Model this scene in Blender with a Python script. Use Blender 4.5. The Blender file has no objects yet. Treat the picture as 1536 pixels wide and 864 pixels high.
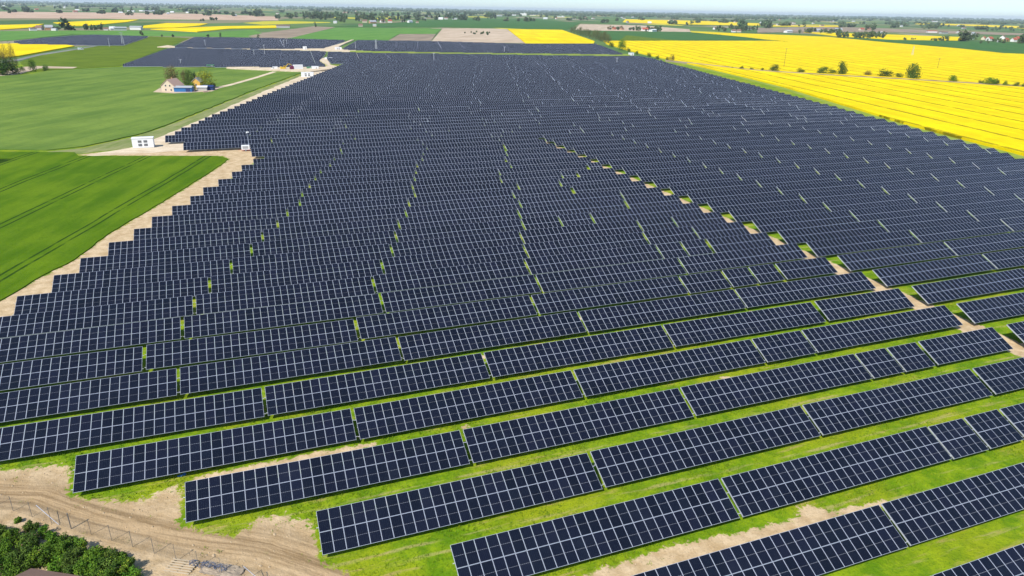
import bpy, bmesh, math, random
import numpy as np
from mathutils import Vector, Matrix
random.seed(7); rng = np.random.default_rng(7)
S = bpy.context.scene; COL = S.collection
rad = math.radians

# ------------------------------------------------------------------ survey of the site
# camera pose and the regular solar-farm grid (metres; rows run along X, Y is away from the camera)
F_PX, PIT, ROL, YAW, TILT = 1044.93, 0.380864, 0.01785967, 0.3678012, 0.4421331
ROWP, ROW0, CAMZ = 9.1109148, 73.2697940, 49.5263
LOW = 0.80                      # height of a table's lower edge
MW, MH = 1.134, 2.278           # module size
PX, PY = 1.154, 2.298           # module pitch on the table
def cam_axes():
    cy, sy = math.cos(YAW), math.sin(YAW)
    d = Vector((sy*math.cos(PIT), cy*math.cos(PIT), -math.sin(PIT)))
    r = Vector((cy, -sy, 0)); u = r.cross(d)
    cr, sr = math.cos(ROL), math.sin(ROL)
    return cr*r+sr*u, -sr*r+cr*u, d
R_, U_, D_ = cam_axes()
def at(px, py, z=0.0, raw=False):          # surveyed image point -> point on the level z (lens bow near the horizon taken out)
    if not raw and py < 66:
        py += np.interp(px, (0, 400, 770, 1140, 1536), (-.4, -2.2, -3.0, -1.4, 1.8))*min(1, (66-py)/45)
    a, b = (px-768)/F_PX, (432-py)/F_PX
    v = R_*a + U_*b + D_
    if v.z > -0.0028: v.z = -0.0028
    t = (z-CAMZ)/v.z
    return Vector((v.x*t, v.y*t, z))
def to_px(p):
    q = Vector(p)-Vector((0, 0, CAMZ)); w = q.dot(D_)
    if w <= 1: return None
    return 768+F_PX*q.dot(R_)/w, 432-F_PX*q.dot(U_)/w, w
DIRA = rad(73.3)                # direction of the farm's slanting side boundaries

# ------------------------------------------------------------------ materials
def new_mat(name):
    m = bpy.data.materials.new(name); m.use_nodes = True
    nt = m.node_tree; b = nt.nodes['Principled BSDF']
    return m, nt, b
def N(nt, t, **kw):
    n = nt.nodes.new(t)
    for k, v in kw.items(): setattr(n, k, v)
    return n
def mixc(nt, fac, a, b, mode='MIX'):
    n = N(nt, 'ShaderNodeMix', data_type='RGBA', blend_type=mode)
    for i, v in ((0, fac), (6, a), (7, b)):
        if hasattr(v, 'is_linked') or hasattr(v, 'links'): nt.links.new(v, n.inputs[i])
        elif isinstance(v, (tuple, list)): n.inputs[i].default_value = (*v, 1) if len(v) == 3 else v
        else: n.inputs[i].default_value = v
    return n.outputs[2]
def mth(nt, op, a, b=None, c=None, clamp=False):
    n = N(nt, 'ShaderNodeMath', operation=op); n.use_clamp = clamp
    for i, v in enumerate((a, b, c)):
        if v is None: continue
        if hasattr(v, 'links'): nt.links.new(v, n.inputs[i])
        else: n.inputs[i].default_value = v
    return n.outputs[0]
def noise(nt, vec, scale, detail=3, rough=.55, col=False):
    n = N(nt, 'ShaderNodeTexNoise'); n.inputs['Scale'].default_value = scale
    n.inputs['Detail'].default_value = detail; n.inputs['Roughness'].default_value = rough
    if vec is not None: nt.links.new(vec, n.inputs['Vector'])
    return n.outputs['Color' if col else 'Fac']
def ramp(nt, v, lo, hi):
    n = N(nt, 'ShaderNodeMapRange'); n.interpolation_type = 'SMOOTHSTEP'
    nt.links.new(v, n.inputs[0]); n.inputs[1].default_value = lo; n.inputs[2].default_value = hi
    return n.outputs[0]
def pos(nt): return N(nt, 'ShaderNodeNewGeometry').outputs['Position']
def rotmap(nt, vec, ang, scale=(1, 1, 1)):     # turn first, then stretch
    n = N(nt, 'ShaderNodeMapping'); nt.links.new(vec, n.inputs[0]); n.inputs['Rotation'].default_value = (0, 0, ang)
    k = N(nt, 'ShaderNodeMapping'); nt.links.new(n.outputs[0], k.inputs[0]); k.inputs['Scale'].default_value = scale
    return k.outputs[0]
def bump(nt, b, h, strength, dist):
    n = N(nt, 'ShaderNodeBump'); n.inputs['Strength'].default_value = strength; n.inputs['Distance'].default_value = dist
    nt.links.new(h, n.inputs['Height']); nt.links.new(n.outputs[0], b.inputs['Normal'])

def mat_plain(name, col, rough=.7, var=.18, scale=1.5, metal=0, spec=.4, vary_obj=0):
    m, nt, b = new_mat(name)
    tc = N(nt, 'ShaderNodeTexCoord').outputs['Object']
    f = noise(nt, tc, scale, 4)
    c = mixc(nt, f, tuple(x*(1-var) for x in col), tuple(min(1, x*(1+var)) for x in col))
    if vary_obj:
        oi = N(nt, 'ShaderNodeObjectInfo').outputs['Random']
        hs = N(nt, 'ShaderNodeHueSaturation'); nt.links.new(c, hs.inputs['Color'])
        nt.links.new(mth(nt, 'MULTIPLY_ADD', oi, .05*vary_obj, .5-.025*vary_obj), hs.inputs['Hue'])
        nt.links.new(mth(nt, 'MULTIPLY_ADD', oi, .5*vary_obj, 1-.25*vary_obj), hs.inputs['Value'])
        c = hs.outputs[0]
    nt.links.new(c, b.inputs['Base Color'])
    b.inputs['Roughness'].default_value = rough; b.inputs['Metallic'].default_value = metal
    b.inputs['Specular IOR Level'].default_value = spec
    return m

def glass_nodes(nt, b, uvout, rnd):
    """dark monocrystalline half-cut module; uv = 0..1 inside one module"""
    sep = N(nt, 'ShaderNodeSeparateXYZ'); nt.links.new(uvout, sep.inputs[0])
    u = mth(nt, 'FRACT', sep.outputs[0]); v = mth(nt, 'FRACT', sep.outputs[1])
    cu = mth(nt, 'ABSOLUTE', mth(nt, 'SUBTRACT', mth(nt, 'FRACT', mth(nt, 'MULTIPLY', u, 6.0)), .5))
    cell = mth(nt, 'GREATER_THAN', cu, .478)
    mid = mth(nt, 'LESS_THAN', mth(nt, 'ABSOLUTE', mth(nt, 'SUBTRACT', v, .5)), .0065)
    dash = mth(nt, 'GREATER_THAN', mth(nt, 'FRACT', mth(nt, 'MULTIPLY', u, 6.0)), .45)
    midl = mth(nt, 'MULTIPLY', mid, mth(nt, 'MULTIPLY_ADD', dash, .75, .25))
    geo = pos(nt)
    dirt = noise(nt, geo, .35, 4)
    base = mixc(nt, rnd, (.0045, .0064, .0125), (.0065, .0078, .0175))
    base = mixc(nt, mth(nt, 'MULTIPLY', ramp(nt, dirt, .45, .8), .35), base, (.014, .017, .026))
    base = mixc(nt, mth(nt, 'MULTIPLY', cell, .8), base, (.022, .028, .052))
    base = mixc(nt, mth(nt, 'MULTIPLY', midl, .8), base, (.30, .31, .33))
    b.inputs['Roughness'].default_value = .16
    b.inputs['Specular IOR Level'].default_value = .42
    return base, u, v

def mat_glass():
    m, nt, b = new_mat('module_glass')
    uv = N(nt, 'ShaderNodeUVMap'); uv.uv_map = 'UVMap'
    wn = N(nt, 'ShaderNodeTexWhiteNoise', noise_dimensions='3D')
    fl = N(nt, 'ShaderNodeVectorMath', operation='FLOOR'); nt.links.new(uv.outputs[0], fl.inputs[0])
    ad = N(nt, 'ShaderNodeVectorMath', operation='ADD'); nt.links.new(fl.outputs[0], ad.inputs[0])
    oi = N(nt, 'ShaderNodeObjectInfo'); nt.links.new(oi.outputs['Random'], ad.inputs[1]); nt.links.new(ad.outputs[0], wn.inputs[0])
    base, u, v = glass_nodes(nt, b, uv.outputs[0], wn.outputs[0])
    hs = N(nt, 'ShaderNodeHueSaturation'); nt.links.new(base, hs.inputs['Color']); nt.links.new(mth(nt, 'MULTIPLY_ADD', oi.outputs['Random'], .36, .84), hs.inputs['Value'])
    nt.links.new(hs.outputs[0], b.inputs['Base Color'])
    return m
ALU = (.46, .49, .56)
def mat_array():
    """far tables: the same module faces with their frames as surface pattern"""
    m, nt, b = new_mat('module_array_surface')
    uv = N(nt, 'ShaderNodeUVMap'); uv.uv_map = 'UVMap'
    wn = N(nt, 'ShaderNodeTexWhiteNoise', noise_dimensions='3D')
    fl = N(nt, 'ShaderNodeVectorMath', operation='FLOOR'); nt.links.new(uv.outputs[0], fl.inputs[0]); nt.links.new(fl.outputs[0], wn.inputs[0])
    base, u, v = glass_nodes(nt, b, uv.outputs[0], wn.outputs[0])
    eu = mth(nt, 'GREATER_THAN', mth(nt, 'ABSOLUTE', mth(nt, 'SUBTRACT', u, .5)), .5-.031)
    ev = mth(nt, 'GREATER_THAN', mth(nt, 'ABSOLUTE', mth(nt, 'SUBTRACT', v, .5)), .5-.016)
    e = mth(nt, 'MAXIMUM', eu, ev)
    c = mixc(nt, e, base, ALU); nt.links.new(c, b.inputs['Base Color'])
    nt.links.new(mth(nt, 'MULTIPLY_ADD', e, .3, .16), b.inputs['Roughness'])
    return m
M = {}
M['glass'] = mat_glass(); M['array'] = mat_array()
M['alu'] = mat_plain('anodised_aluminium', ALU, .42, .06, 3, metal=.25)
M['steel'] = mat_plain('galvanised_steel', (.50, .51, .52), .5, .12, 2, metal=.15)

# ground: grass with bare sand where the 'sand' attribute says so
def mat_ground():
    m, nt, b = new_mat('ground_surface')
    P = pos(nt)
    A = N(nt, 'ShaderNodeAttribute'); A.attribute_name = 'sand'
    n1 = noise(nt, P, .055, 3); n2 = noise(nt, P, .45, 5, .65); n3 = noise(nt, P, 2.6, 4, .7)
    streak = noise(nt, rotmap(nt, P, 0, (.25, 1.6, 1)), .8, 4, .6)
    g = mixc(nt, ramp(nt, n2, .36, .64), (.10, .205, .004), (.22, .315, .008))
    g = mixc(nt, mth(nt, 'MULTIPLY', ramp(nt, n1, .45, .62), .6), g, (.31, .33, .012))
    g = mixc(nt, mth(nt, 'MULTIPLY', ramp(nt, n3, .50, .72), .55), g, (.05, .115, .006))
    dry = mth(nt, 'MULTIPLY', ramp(nt, streak, .54, .72), ramp(nt, n1, .42, .56))
    g = mixc(nt, mth(nt, 'MULTIPLY', dry, .85), g, (.40, .31, .10))
    sy_ = N(nt, 'ShaderNodeSeparateXYZ'); nt.links.new(P, sy_.inputs[0])
    yy = mth(nt, 'ADD', sy_.outputs[1], mth(nt, 'MULTIPLY_ADD', noise(nt, P, .06, 2), 1.6, -.8))
    fr_ = mth(nt, 'MULTIPLY', mth(nt, 'SUBTRACT', mth(nt, 'FRACT', mth(nt, 'DIVIDE', mth(nt, 'SUBTRACT', yy, ROW0-1.9-ROWP*20.5), ROWP)), .5), ROWP)
    tr = ramp(nt, mth(nt, 'ABSOLUTE', mth(nt, 'SUBTRACT', mth(nt, 'ABSOLUTE', fr_), .85)), .38, .12)
    tr = mth(nt, 'MULTIPLY', tr, ramp(nt, noise(nt, rotmap(nt, P, 0, (.12, 1, 1)), .9, 4, .6), .46, .62))
    g = mixc(nt, mth(nt, 'MULTIPLY', tr, .6), g, (.42, .34, .14))
    clump = noise(nt, P, 5.5, 3, .7)
    g = mixc(nt, mth(nt, 'MULTIPLY', ramp(nt, clump, .52, .68), .5), g, (.05, .105, .004))
    s = mixc(nt, ramp(nt, n2, .3, .7), (.42, .295, .155), (.62, .475, .295))
    RC = N(nt, 'ShaderNodeAttribute'); RC.attribute_name = 'lane_uv'
    rm_ = N(nt, 'ShaderNodeMapping'); nt.links.new(RC.outputs['Vector'], rm_.inputs[0]); rm_.inputs['Scale'].default_value = (.05, 1.5, 1)
    rut = noise(nt, rm_.outputs[0], 1.0, 5, .65)
    B = N(nt, 'ShaderNodeAttribute'); B.attribute_name = 'road'
    rutc = mixc(nt, ramp(nt, rut, .38, .60), (.20, .13, .062), (.43, .30, .165))
    s = mixc(nt, mth(nt, 'MULTIPLY', B.outputs['Fac'], .85), s, rutc)
    s = mixc(nt, mth(nt, 'MULTIPLY', ramp(nt, mth(nt, 'MULTIPLY_ADD', clump, .5, mth(nt, 'MULTIPLY', n3, .5)), .50, .66), .45), s, (.24, .17, .095))
    w = mth(nt, 'ADD', A.outputs['Fac'], mth(nt, 'MULTIPLY_ADD', n2, .85, -.425))
    w = mth(nt, 'ADD', w, mth(nt, 'MULTIPLY_ADD', n3, 1.0, -.5)); w = mth(nt, 'ADD', w, mth(nt, 'MULTIPLY_ADD', noise(nt, P, 1.1, 4, .65), 1.2, -.6))
    near = mixc(nt, ramp(nt, w, .38, .56), g, s)
    # far countryside: strips of fields in many greens, some bare soil
    vm = N(nt, 'ShaderNodeTexVoronoi', feature='F1'); vm.inputs['Scale'].default_value = 1
    nt.links.new(rotmap(nt, P, rad(17), (1/170, 1/420, 0)), vm.inputs['Vector'])
    vm.inputs['Randomness'].default_value = .9
    sp = N(nt, 'ShaderNodeSeparateColor'); nt.links.new(vm.outputs['Color'], sp.inputs[0])
    cr = N(nt, 'ShaderNodeValToRGB'); cr.color_ramp.interpolation = 'CONSTANT'
    el = cr.color_ramp.elements; el[0].position = 0; el[0].color = (.075, .155, .035, 1)
    el[1].position = .22; el[1].color = (.105, .185, .05, 1)
    for p_, c_ in ((.42, (.055, .12, .035)), (.58, (.17, .19, .07)), (.70, (.26, .21, .13)), (.80, (.34, .28, .20)), (.87, (.12, .20, .04)), (.95, (.60, .52, .02))):
        e_ = el.new(p_); e_.color = (*c_, 1)
    nt.links.new(sp.outputs[0], cr.inputs[0])
    farc = mixc(nt, mth(nt, 'MULTIPLY', noise(nt, P, .012, 4), .5), cr.outputs[0], (.11, .16, .05))
    sx = N(nt, 'ShaderNodeSeparateXYZ'); nt.links.new(P, sx.inputs[0])
    isfar = ramp(nt, sx.outputs[1], 700, 760)
    nt.links.new(mixc(nt, isfar, near, farc), b.inputs['Base Color'])
    b.inputs['Roughness'].default_value = .95; b.inputs['Specular IOR Level'].default_value = .1
    bump(nt, b, mth(nt, 'MULTIPLY_ADD', n3, .6, n2), .7, .25)
    return m
M['ground'] = mat_ground()

def mat_crop(name, c1, c2, ang=DIRA, tram=None, off=0, tramc=None, sc=.05, gap=.95, wid=.30, bs=.25, fine=1.2):
    m, nt, b = new_mat(name)
    P = pos(nt)
    r = rotmap(nt, P, -ang, (.12, 1, 1))
    f = mth(nt, 'MULTIPLY_ADD', noise(nt, r, sc*4, 4, .6), .55, mth(nt, 'MULTIPLY', noise(nt, P, sc, 4, .55), .45))
    c = mixc(nt, ramp(nt, f, .36, .64), c1, c2)
    nf = noise(nt, P, fine, 4, .7)
    c = mixc(nt, mth(nt, 'MULTIPLY', ramp(nt, noise(nt, P, sc*1.7, 5, .7), .50, .68), .35), c, tuple(min(1, x*1.18) for x in c2))
    c = mixc(nt, mth(nt, 'MULTIPLY', ramp(nt, noise(nt, P, sc*5, 4, .7), .56, .72), .30), c, tuple(x*.72 for x in c1))
    c = mixc(nt, mth(nt, 'MULTIPLY', ramp(nt, nf, .5, .75), .35), c, tuple(x*.6 for x in c1))
    if tram:
        n = (-math.sin(ang), math.cos(ang))
        sx = N(nt, 'ShaderNodeSeparateXYZ'); nt.links.new(P, sx.inputs[0])
        d = mth(nt, 'ADD', mth(nt, 'MULTIPLY', sx.outputs[0], n[0]), mth(nt, 'MULTIPLY', sx.outputs[1], n[1]))
        d = mth(nt, 'ADD', d, mth(nt, 'MULTIPLY_ADD', noise(nt, P, .03, 2), 1.6, -.8))
        q = mth(nt, 'FRACT', mth(nt, 'DIVIDE', mth(nt, 'ADD', d, -off+tram*1000.5), tram))
        q = mth(nt, 'MULTIPLY', mth(nt, 'ABSOLUTE', mth(nt, 'SUBTRACT', q, .5)), tram)
        q = mth(nt, 'ABSOLUTE', mth(nt, 'SUBTRACT', q, gap))
        t = mth(nt, 'LESS_THAN', q, wid)
        t = mth(nt, 'MULTIPLY', t, ramp(nt, noise(nt, P, .15, 3), .25, .5))
        c = mixc(nt, t, c, tramc or tuple(x*.4 for x in c1))
    nt.links.new(c, b.inputs['Base Color'])
    b.inputs['Roughness'].default_value = .9; b.inputs['Specular IOR Level'].default_value = .05
    bump(nt, b, nf, bs, .4)
    return m
M['wheat_near'] = mat_crop('young_wheat', (.056, .125, .002), (.110, .185, .005), tram=20.3, off=108.2, tramc=(.018, .055, .004))
M['wheat_mid'] = mat_crop('oat_field', (.095, .165, .028), (.160, .235, .040), ang=rad(64), sc=.028, fine=.5)
M['olive'] = mat_crop('olive_meadow', (.085, .135, .008), (.13, .185, .012), ang=rad(50))
M['green_far'] = mat_crop('green_crop', (.085, .205, .035), (.13, .26, .05), ang=rad(60), sc=.02, fine=.2)
M['green_dark'] = mat_crop('dark_green_crop', (.045, .125, .03), (.065, .15, .035), ang=rad(40), sc=.02, fine=.2)
M['rape'] = mat_crop('rapeseed_blossom', (.68, .48, .0), (.84, .635, .0), ang=rad(73.4), tram=21.2, off=247.5, tramc=(.20, .165, .002), gap=.7, wid=.5, fine=1.5, bs=.15, sc=.03)
M['rape_far'] = mat_crop('rapeseed_far', (.68, .48, .0), (.84, .635, .0), sc=.01, fine=.3)
M['verge'] = mat_crop('weedy_verge', (.15, .20, .05), (.27, .27, .12), ang=DIRA, sc=.1)
M['lime'] = mat_crop('lime_grass', (.20, .28, .03), (.28, .33, .07), ang=0, sc=.05)
M['soil'] = mat_crop('bare_soil', (.42, .32, .22), (.54, .43, .31), ang=rad(60), sc=.015, fine=.1)
M['soil_brown'] = mat_crop('brown_soil', (.22, .17, .12), (.34, .27, .19), ang=rad(60), sc=.015, fine=.1)
M['bank'] = mat_crop('quarried_earth', (.40, .26, .17), (.58, .43, .31), ang=rad(20), sc=.01, fine=.05)
M['track'] = mat_crop('sand_track', (.50, .39, .25), (.68, .57, .42), ang=0, sc=.15, fine=.8)
M['asphalt'] = mat_crop('worn_asphalt', (.16, .17, .16), (.25, .25, .22), ang=0, sc=.05, fine=.4)

def mat_leaf(name, c1, c2, c3=None, obj=.5):
    m, nt, b = new_mat(name)
    A = N(nt, 'ShaderNodeAttribute'); A.attribute_name = 'tint'
    oi = N(nt, 'ShaderNodeObjectInfo').outputs['Random']
    c = mixc(nt, A.outputs['Fac'], c1, c2)
    if c3: c = mixc(nt, mth(nt, 'MULTIPLY', ramp(nt, A.outputs['Fac'], .75, 1.0), .8), c, c3)
    hs = N(nt, 'ShaderNodeHueSaturation'); nt.links.new(c, hs.inputs['Color'])
    nt.links.new(mth(nt, 'MULTIPLY_ADD', oi, .05*obj, .5-.02*obj), hs.inputs['Hue'])
    nt.links.new(mth(nt, 'MULTIPLY_ADD', oi, .6*obj, 1-.3*obj), hs.inputs['Value'])
    nt.links.new(hs.outputs[0], b.inputs['Base Color'])
    b.inputs['Roughness'].default_value = .75; b.inputs['Specular IOR Level'].default_value = .2
    return m
M['leaf'] = mat_leaf('spring_leaves', (.028, .062, .008), (.10, .165, .018), (.17, .21, .03))
M['leaf_lush'] = mat_leaf('lush_shrub_leaves', (.035, .095, .006), (.13, .23, .012), (.30, .36, .03))
M['leaf_brown'] = mat_leaf('budding_brown_twigs', (.10, .07, .03), (.19, .14, .045), (.22, .19, .04))
M['leaf_yellow'] = mat_leaf('yellow_green_leaves', (.13, .15, .008), (.30, .30, .015), (.40, .36, .02))
M['leaf_pale'] = mat_leaf('pale_spring_leaves', (.07, .09, .035), (.15, .17, .06), (.20, .21, .08))
M['needle'] = mat_leaf('dark_needles', (.012, .032, .012), (.03, .06, .02))
M['leaf_far'] = mat_leaf('far_tree_leaves', (.045, .075, .030), (.10, .14, .05), (.15, .16, .07), obj=.9)
M['bark'] = mat_plain('bark', (.10, .075, .05), .9, .3, 6)
M['blade'] = mat_leaf('grass_blades', (.09, .185, .004), (.21, .295, .008), (.38, .36, .025), obj=0)

# ------------------------------------------------------------------ builders
class MB:
    """collects faces of ONE mesh"""
    def __init__(s): s.v = []; s.f = []; s.m = []; s.uv = []
    def face(s, pts, mi=0, uv=None):
        i = len(s.v); s.v += [tuple(p) for p in pts]; s.f.append(tuple(range(i, i+len(pts)))); s.m.append(mi)
        s.uv.append(uv or [(0, 0)]*len(pts))
    def box(s, c, d, mi=0, rot=None, skip=()):
        x, y, z = d[0]/2, d[1]/2, d[2]/2
        P = [Vector(((-1, 1)[i & 1]*x, (-1, 1)[i >> 1 & 1]*y, (-1, 1)[i >> 2 & 1]*z)) for i in range(8)]
        if rot is not None: P = [rot @ p for p in P]
        c = Vector(c); P = [p+c for p in P]
        for q in ((0, 2, 3, 1), (4, 5, 7, 6), (0, 1, 5, 4), (2, 6, 7, 3), (0, 4, 6, 2), (1, 3, 7, 5)):
            s.face([P[k] for k in q], mi)
    def bar(s, a, b, w, mi=0, n=4, w2=None):
        a, b = Vector(a), Vector(b); d = (b-a).normalized()
        t = Vector((0, 0, 1)) if abs(d.z) < .9 else Vector((1, 0, 0))
        e = d.cross(t).normalized(); g = d.cross(e); w2 = w if w2 is None else w2
        ra = [a+(e*math.cos(2*math.pi*(k+.5)/n)+g*math.sin(2*math.pi*(k+.5)/n))*w/2 for k in range(n)]
        rb = [b+(e*math.cos(2*math.pi*(k+.5)/n)+g*math.sin(2*math.pi*(k+.5)/n))*w2/2 for k in range(n)]
        for k in range(n):
            s.face([ra[k], rb[k], rb[(k+1) % n], ra[(k+1) % n]], mi)
        s.face(ra, mi); s.face(rb[::-1], mi)
    def tube(s, pts, w, mi=0, n=5):
        for a, b in zip(pts, pts[1:]): s.bar(a, b, w, mi, n)
    def mesh(s, name, mats):
        me = bpy.data.meshes.new(name); me.from_pydata(s.v, [], s.f)
        for m in mats: me.materials.append(m)
        me.polygons.foreach_set('material_index', s.m)
        if any(u[0] != (0, 0) or len(set(u)) > 1 for u in s.uv[:200000]):
            uvl = me.uv_layers.new(name='UVMap')
            uvl.data.foreach_set('uv', [c for u in s.uv for p in u for c in p])
        me.update(); return me
def link(name, data, parent=None, loc=None, rot=None):
    o = bpy.data.objects.new(name, data); COL.objects.link(o)
    if parent is not None: o.parent = parent
    if loc is not None: o.location = loc
    if rot is not None: o.rotation_euler = rot
    return o
def tag(o, label, cat=None, group=None, kind=None):
    o['label'] = label
    if cat: o['category'] = cat
    if group: o['group'] = group
    if kind: o['kind'] = kind
    return o
def copy_thing(root, loc, rz=0, scale=None, label=None, group=None, rot=None):
    def cp(o, par):
        c = o.copy(); COL.objects.link(c); c.parent = par
        for ch in CH.get(o, []): cp(ch, c)
        return c
    r = cp(root, None); r.location = loc; r.rotation_euler = rot or (0, 0, rz)
    if scale: r.scale = scale
    if label: r['label'] = label
    if group: r['group'] = group
    return r
CH = {}
def kid(name, mesh, parent, loc=None, rot=None):
    o = link(name, mesh, parent, loc, rot); CH.setdefault(parent, []).append(o); return o

# ------------------------------------------------------------------ camera, sun, sky, haze
cd = bpy.data.cameras.new('camera'); cam = link('camera', cd)
cd.sensor_width = 36; cd.lens = F_PX/1536*36; cd.clip_end = 120000; cd.clip_start = 1
mw = Matrix((R_, U_, -D_)).transposed().to_4x4(); mw.translation = Vector((0, 0, CAMZ)); cam.matrix_world = mw
S.camera = cam
SUN_EL, SUN_AZ = rad(48), rad(54+180)     # azimuth clockwise from +Y
sdir = Vector((math.sin(SUN_AZ)*math.cos(SUN_EL), math.cos(SUN_AZ)*math.cos(SUN_EL), math.sin(SUN_EL)))
sl = bpy.data.lights.new('sun', 'SUN'); sl.energy = 4.2; sl.angle = rad(.53); sl.color = (1, .955, .88)
so = link('sun', sl); so.rotation_euler = sdir.to_track_quat('Z', 'Y').to_euler()
W = bpy.data.worlds.new('World'); S.world = W; W.use_nodes = True
nt = W.node_tree; bg = nt.nodes['Background']
sky = nt.nodes.new('ShaderNodeTexSky'); sky.sky_type = 'NISHITA'; sky.sun_disc = False
sky.sun_elevation = SUN_EL; sky.sun_rotation = SUN_AZ; sky.air_density = 1.0; sky.dust_density = .25; sky.ozone_density = 2.5
tcw = N(nt, 'ShaderNodeTexCoord'); szw = N(nt, 'ShaderNodeSeparateXYZ'); nt.links.new(tcw.outputs['Generated'], szw.inputs[0])
tw = mixc(nt, ramp(nt, szw.outputs[2], .0, .45), (.66, .83, 1.10), (.92, .97, 1.0))
nt.links.new(mixc(nt, 1.0, sky.outputs[0], tw, 'MULTIPLY'), bg.inputs[0]); bg.inputs[1].default_value = .12
S.view_settings.view_transform = 'Standard'; S.view_settings.look = 'None'; S.view_settings.exposure = .45; S.view_settings.gamma = 1

def volume_haze():
    mb = MB(); mb.box((0, 11000, 48), (56000, 56000, 104))
    m = bpy.data.materials.new('haze_air'); m.use_nodes = True; t = m.node_tree; t.nodes.clear()
    o = t.nodes.new('ShaderNodeOutputMaterial'); v = t.nodes.new('ShaderNodeVolumePrincipled')
    v.inputs['Color'].default_value = (.80, .91, 1, 1); v.inputs['Density'].default_value = HAZE
    v.inputs['Anisotropy'].default_value = .0
    t.links.new(v.outputs[0], o.inputs['Volume'])
    h = link('haze', mb.mesh('haze', [m])); tag(h, 'thin pale blue haze over the whole plain, thicker towards the horizon', 'haze', kind='stuff')
HAZE = 4e-5

# ------------------------------------------------------------------ ground sheet
def in_poly(X, Y, poly):
    r = np.zeros(X.shape, bool); n = len(poly)
    for i in range(n):
        x1, y1 = poly[i][:2]; x2, y2 = poly[(i+1) % n][:2]
        if y1 == y2: continue
        c = ((y1 > Y) != (y2 > Y)) & (X < (x2-x1)*(Y-y1)/(y2-y1)+x1); r ^= c
    return r
def sdist(X, Y, poly):
    d = np.full(X.shape, 1e9); n = len(poly)
    for i in range(n):
        x1, y1 = poly[i][:2]; x2, y2 = poly[(i+1) % n][:2]
        L2 = (x2-x1)**2+(y2-y1)**2+1e-9
        t = np.clip(((X-x1)*(x2-x1)+(Y-y1)*(y2-y1))/L2, 0, 1)
        d = np.minimum(d, np.hypot(X-x1-t*(x2-x1), Y-y1-t*(y2-y1)))
    return np.where(in_poly(X, Y, poly), d, -d)
def P_(pts): return [tuple(at(*p)[:2]) for p in pts]
SAND = [
 (P_([(-160, 640), (0, 708), (60, 700), (86, 697), (102, 700), (102, 742), (128, 750), (160, 752), (218, 751), (262, 727), (271, 740), (270, 790), (300, 801), (350, 806), (372, 793), (384, 780), (430, 774), (462, 782), (474, 808), (474, 836), (500, 852), (540, 880), (640, 960), (560, 1100), (200, 1100), (-200, 860)]), 1.3),
 (P_([(284, 724), (300, 714), (400, 694), (470, 680), (560, 664), (562, 669), (470, 690), (400, 706), (300, 729)]), .8),
 (P_([(855, 868), (915, 850), (955, 837), (998, 822), (1063, 807), (1118, 799), (1152, 789), (1197, 779), (1204, 757), (1232, 764), (1260, 767), (1330, 751), (1330, 757), (1255, 774), (1240, 786), (1152, 812), (1050, 842), (950, 875)]), .8),
 ([(110.3, 50), (115.5, 50), (115.3, 80), (114.2, 262), (109.2, 262), (110.2, 80)], .8),
 (P_([(-80, 494), (0, 452), (50, 423), (112, 391), (162, 353), (225, 316), (282, 281), (335, 247), (344, 239), (335, 234), (112, 233), (205, 222), (262, 205), (300, 215), (384, 208), (402, 222), (392, 236), (345, 268), (300, 302), (162, 388), (60, 450), (0, 486)]), 1.2),
]
for q in range(46):    # small bare spots between the rows
    k = rng.integers(-5, 4); cx = rng.uniform(0, 108); cy = ROW0+k*ROWP-rng.uniform(.3, 4.2); a = rng.uniform(.5, 2.2)
    SAND.append(([(cx-a, cy-.2), (cx, cy-.5), (cx+a, cy-.1), (cx+a*.7, cy+.4), (cx-a*.6, cy+.45)], .5))
def sand_at(X, Y):
    w = np.full(X.shape, -9.0)
    for poly, s in SAND: w = np.maximum(w, sdist(X, Y, poly)/s)
    return np.clip(.5+w*.5, -.3, 1.3)
ROADC = [at(-120, 735), at(60, 745), at(150, 775), at(260, 800), at(400, 820), at(520, 862), at(640, 920)]
def road_at(X, Y):
    d = np.full(X.shape, 1e9)
    for a, b in zip(ROADC, ROADC[1:]):
        L2 = (b.x-a.x)**2+(b.y-a.y)**2; t = np.clip(((X-a.x)*(b.x-a.x)+(Y-a.y)*(b.y-a.y))/L2, 0, 1)
        d = np.minimum(d, np.hypot(X-a.x-t*(b.x-a.x), Y-a.y-t*(b.y-a.y)))
    return np.clip(1.25-d/3.4, 0, 1)
def road_uv(X, Y):
    d = np.full(X.shape, 1e9); U = np.zeros(X.shape); Vv = np.zeros(X.shape); s0 = 0
    for a, b in zip(ROADC, ROADC[1:]):
        L = math.hypot(b.x-a.x, b.y-a.y); tx, ty = (b.x-a.x)/L, (b.y-a.y)/L
        t = np.clip((X-a.x)*tx+(Y-a.y)*ty, 0, L); e = np.hypot(X-a.x-t*tx, Y-a.y-t*ty); sg = np.sign((X-a.x)*-ty+(Y-a.y)*tx)
        m = e < d; U = np.where(m, s0+t, U); Vv = np.where(m, e*sg, Vv); d = np.minimum(d, e); s0 += L
    return U, Vv
def axis(parts):
    o = [parts[0][0]]
    for a, b, st in parts:
        n = max(1, int(round((b-a)/st))); o += list(np.linspace(a, b, n+1)[1:])
    return np.array(o)
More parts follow.
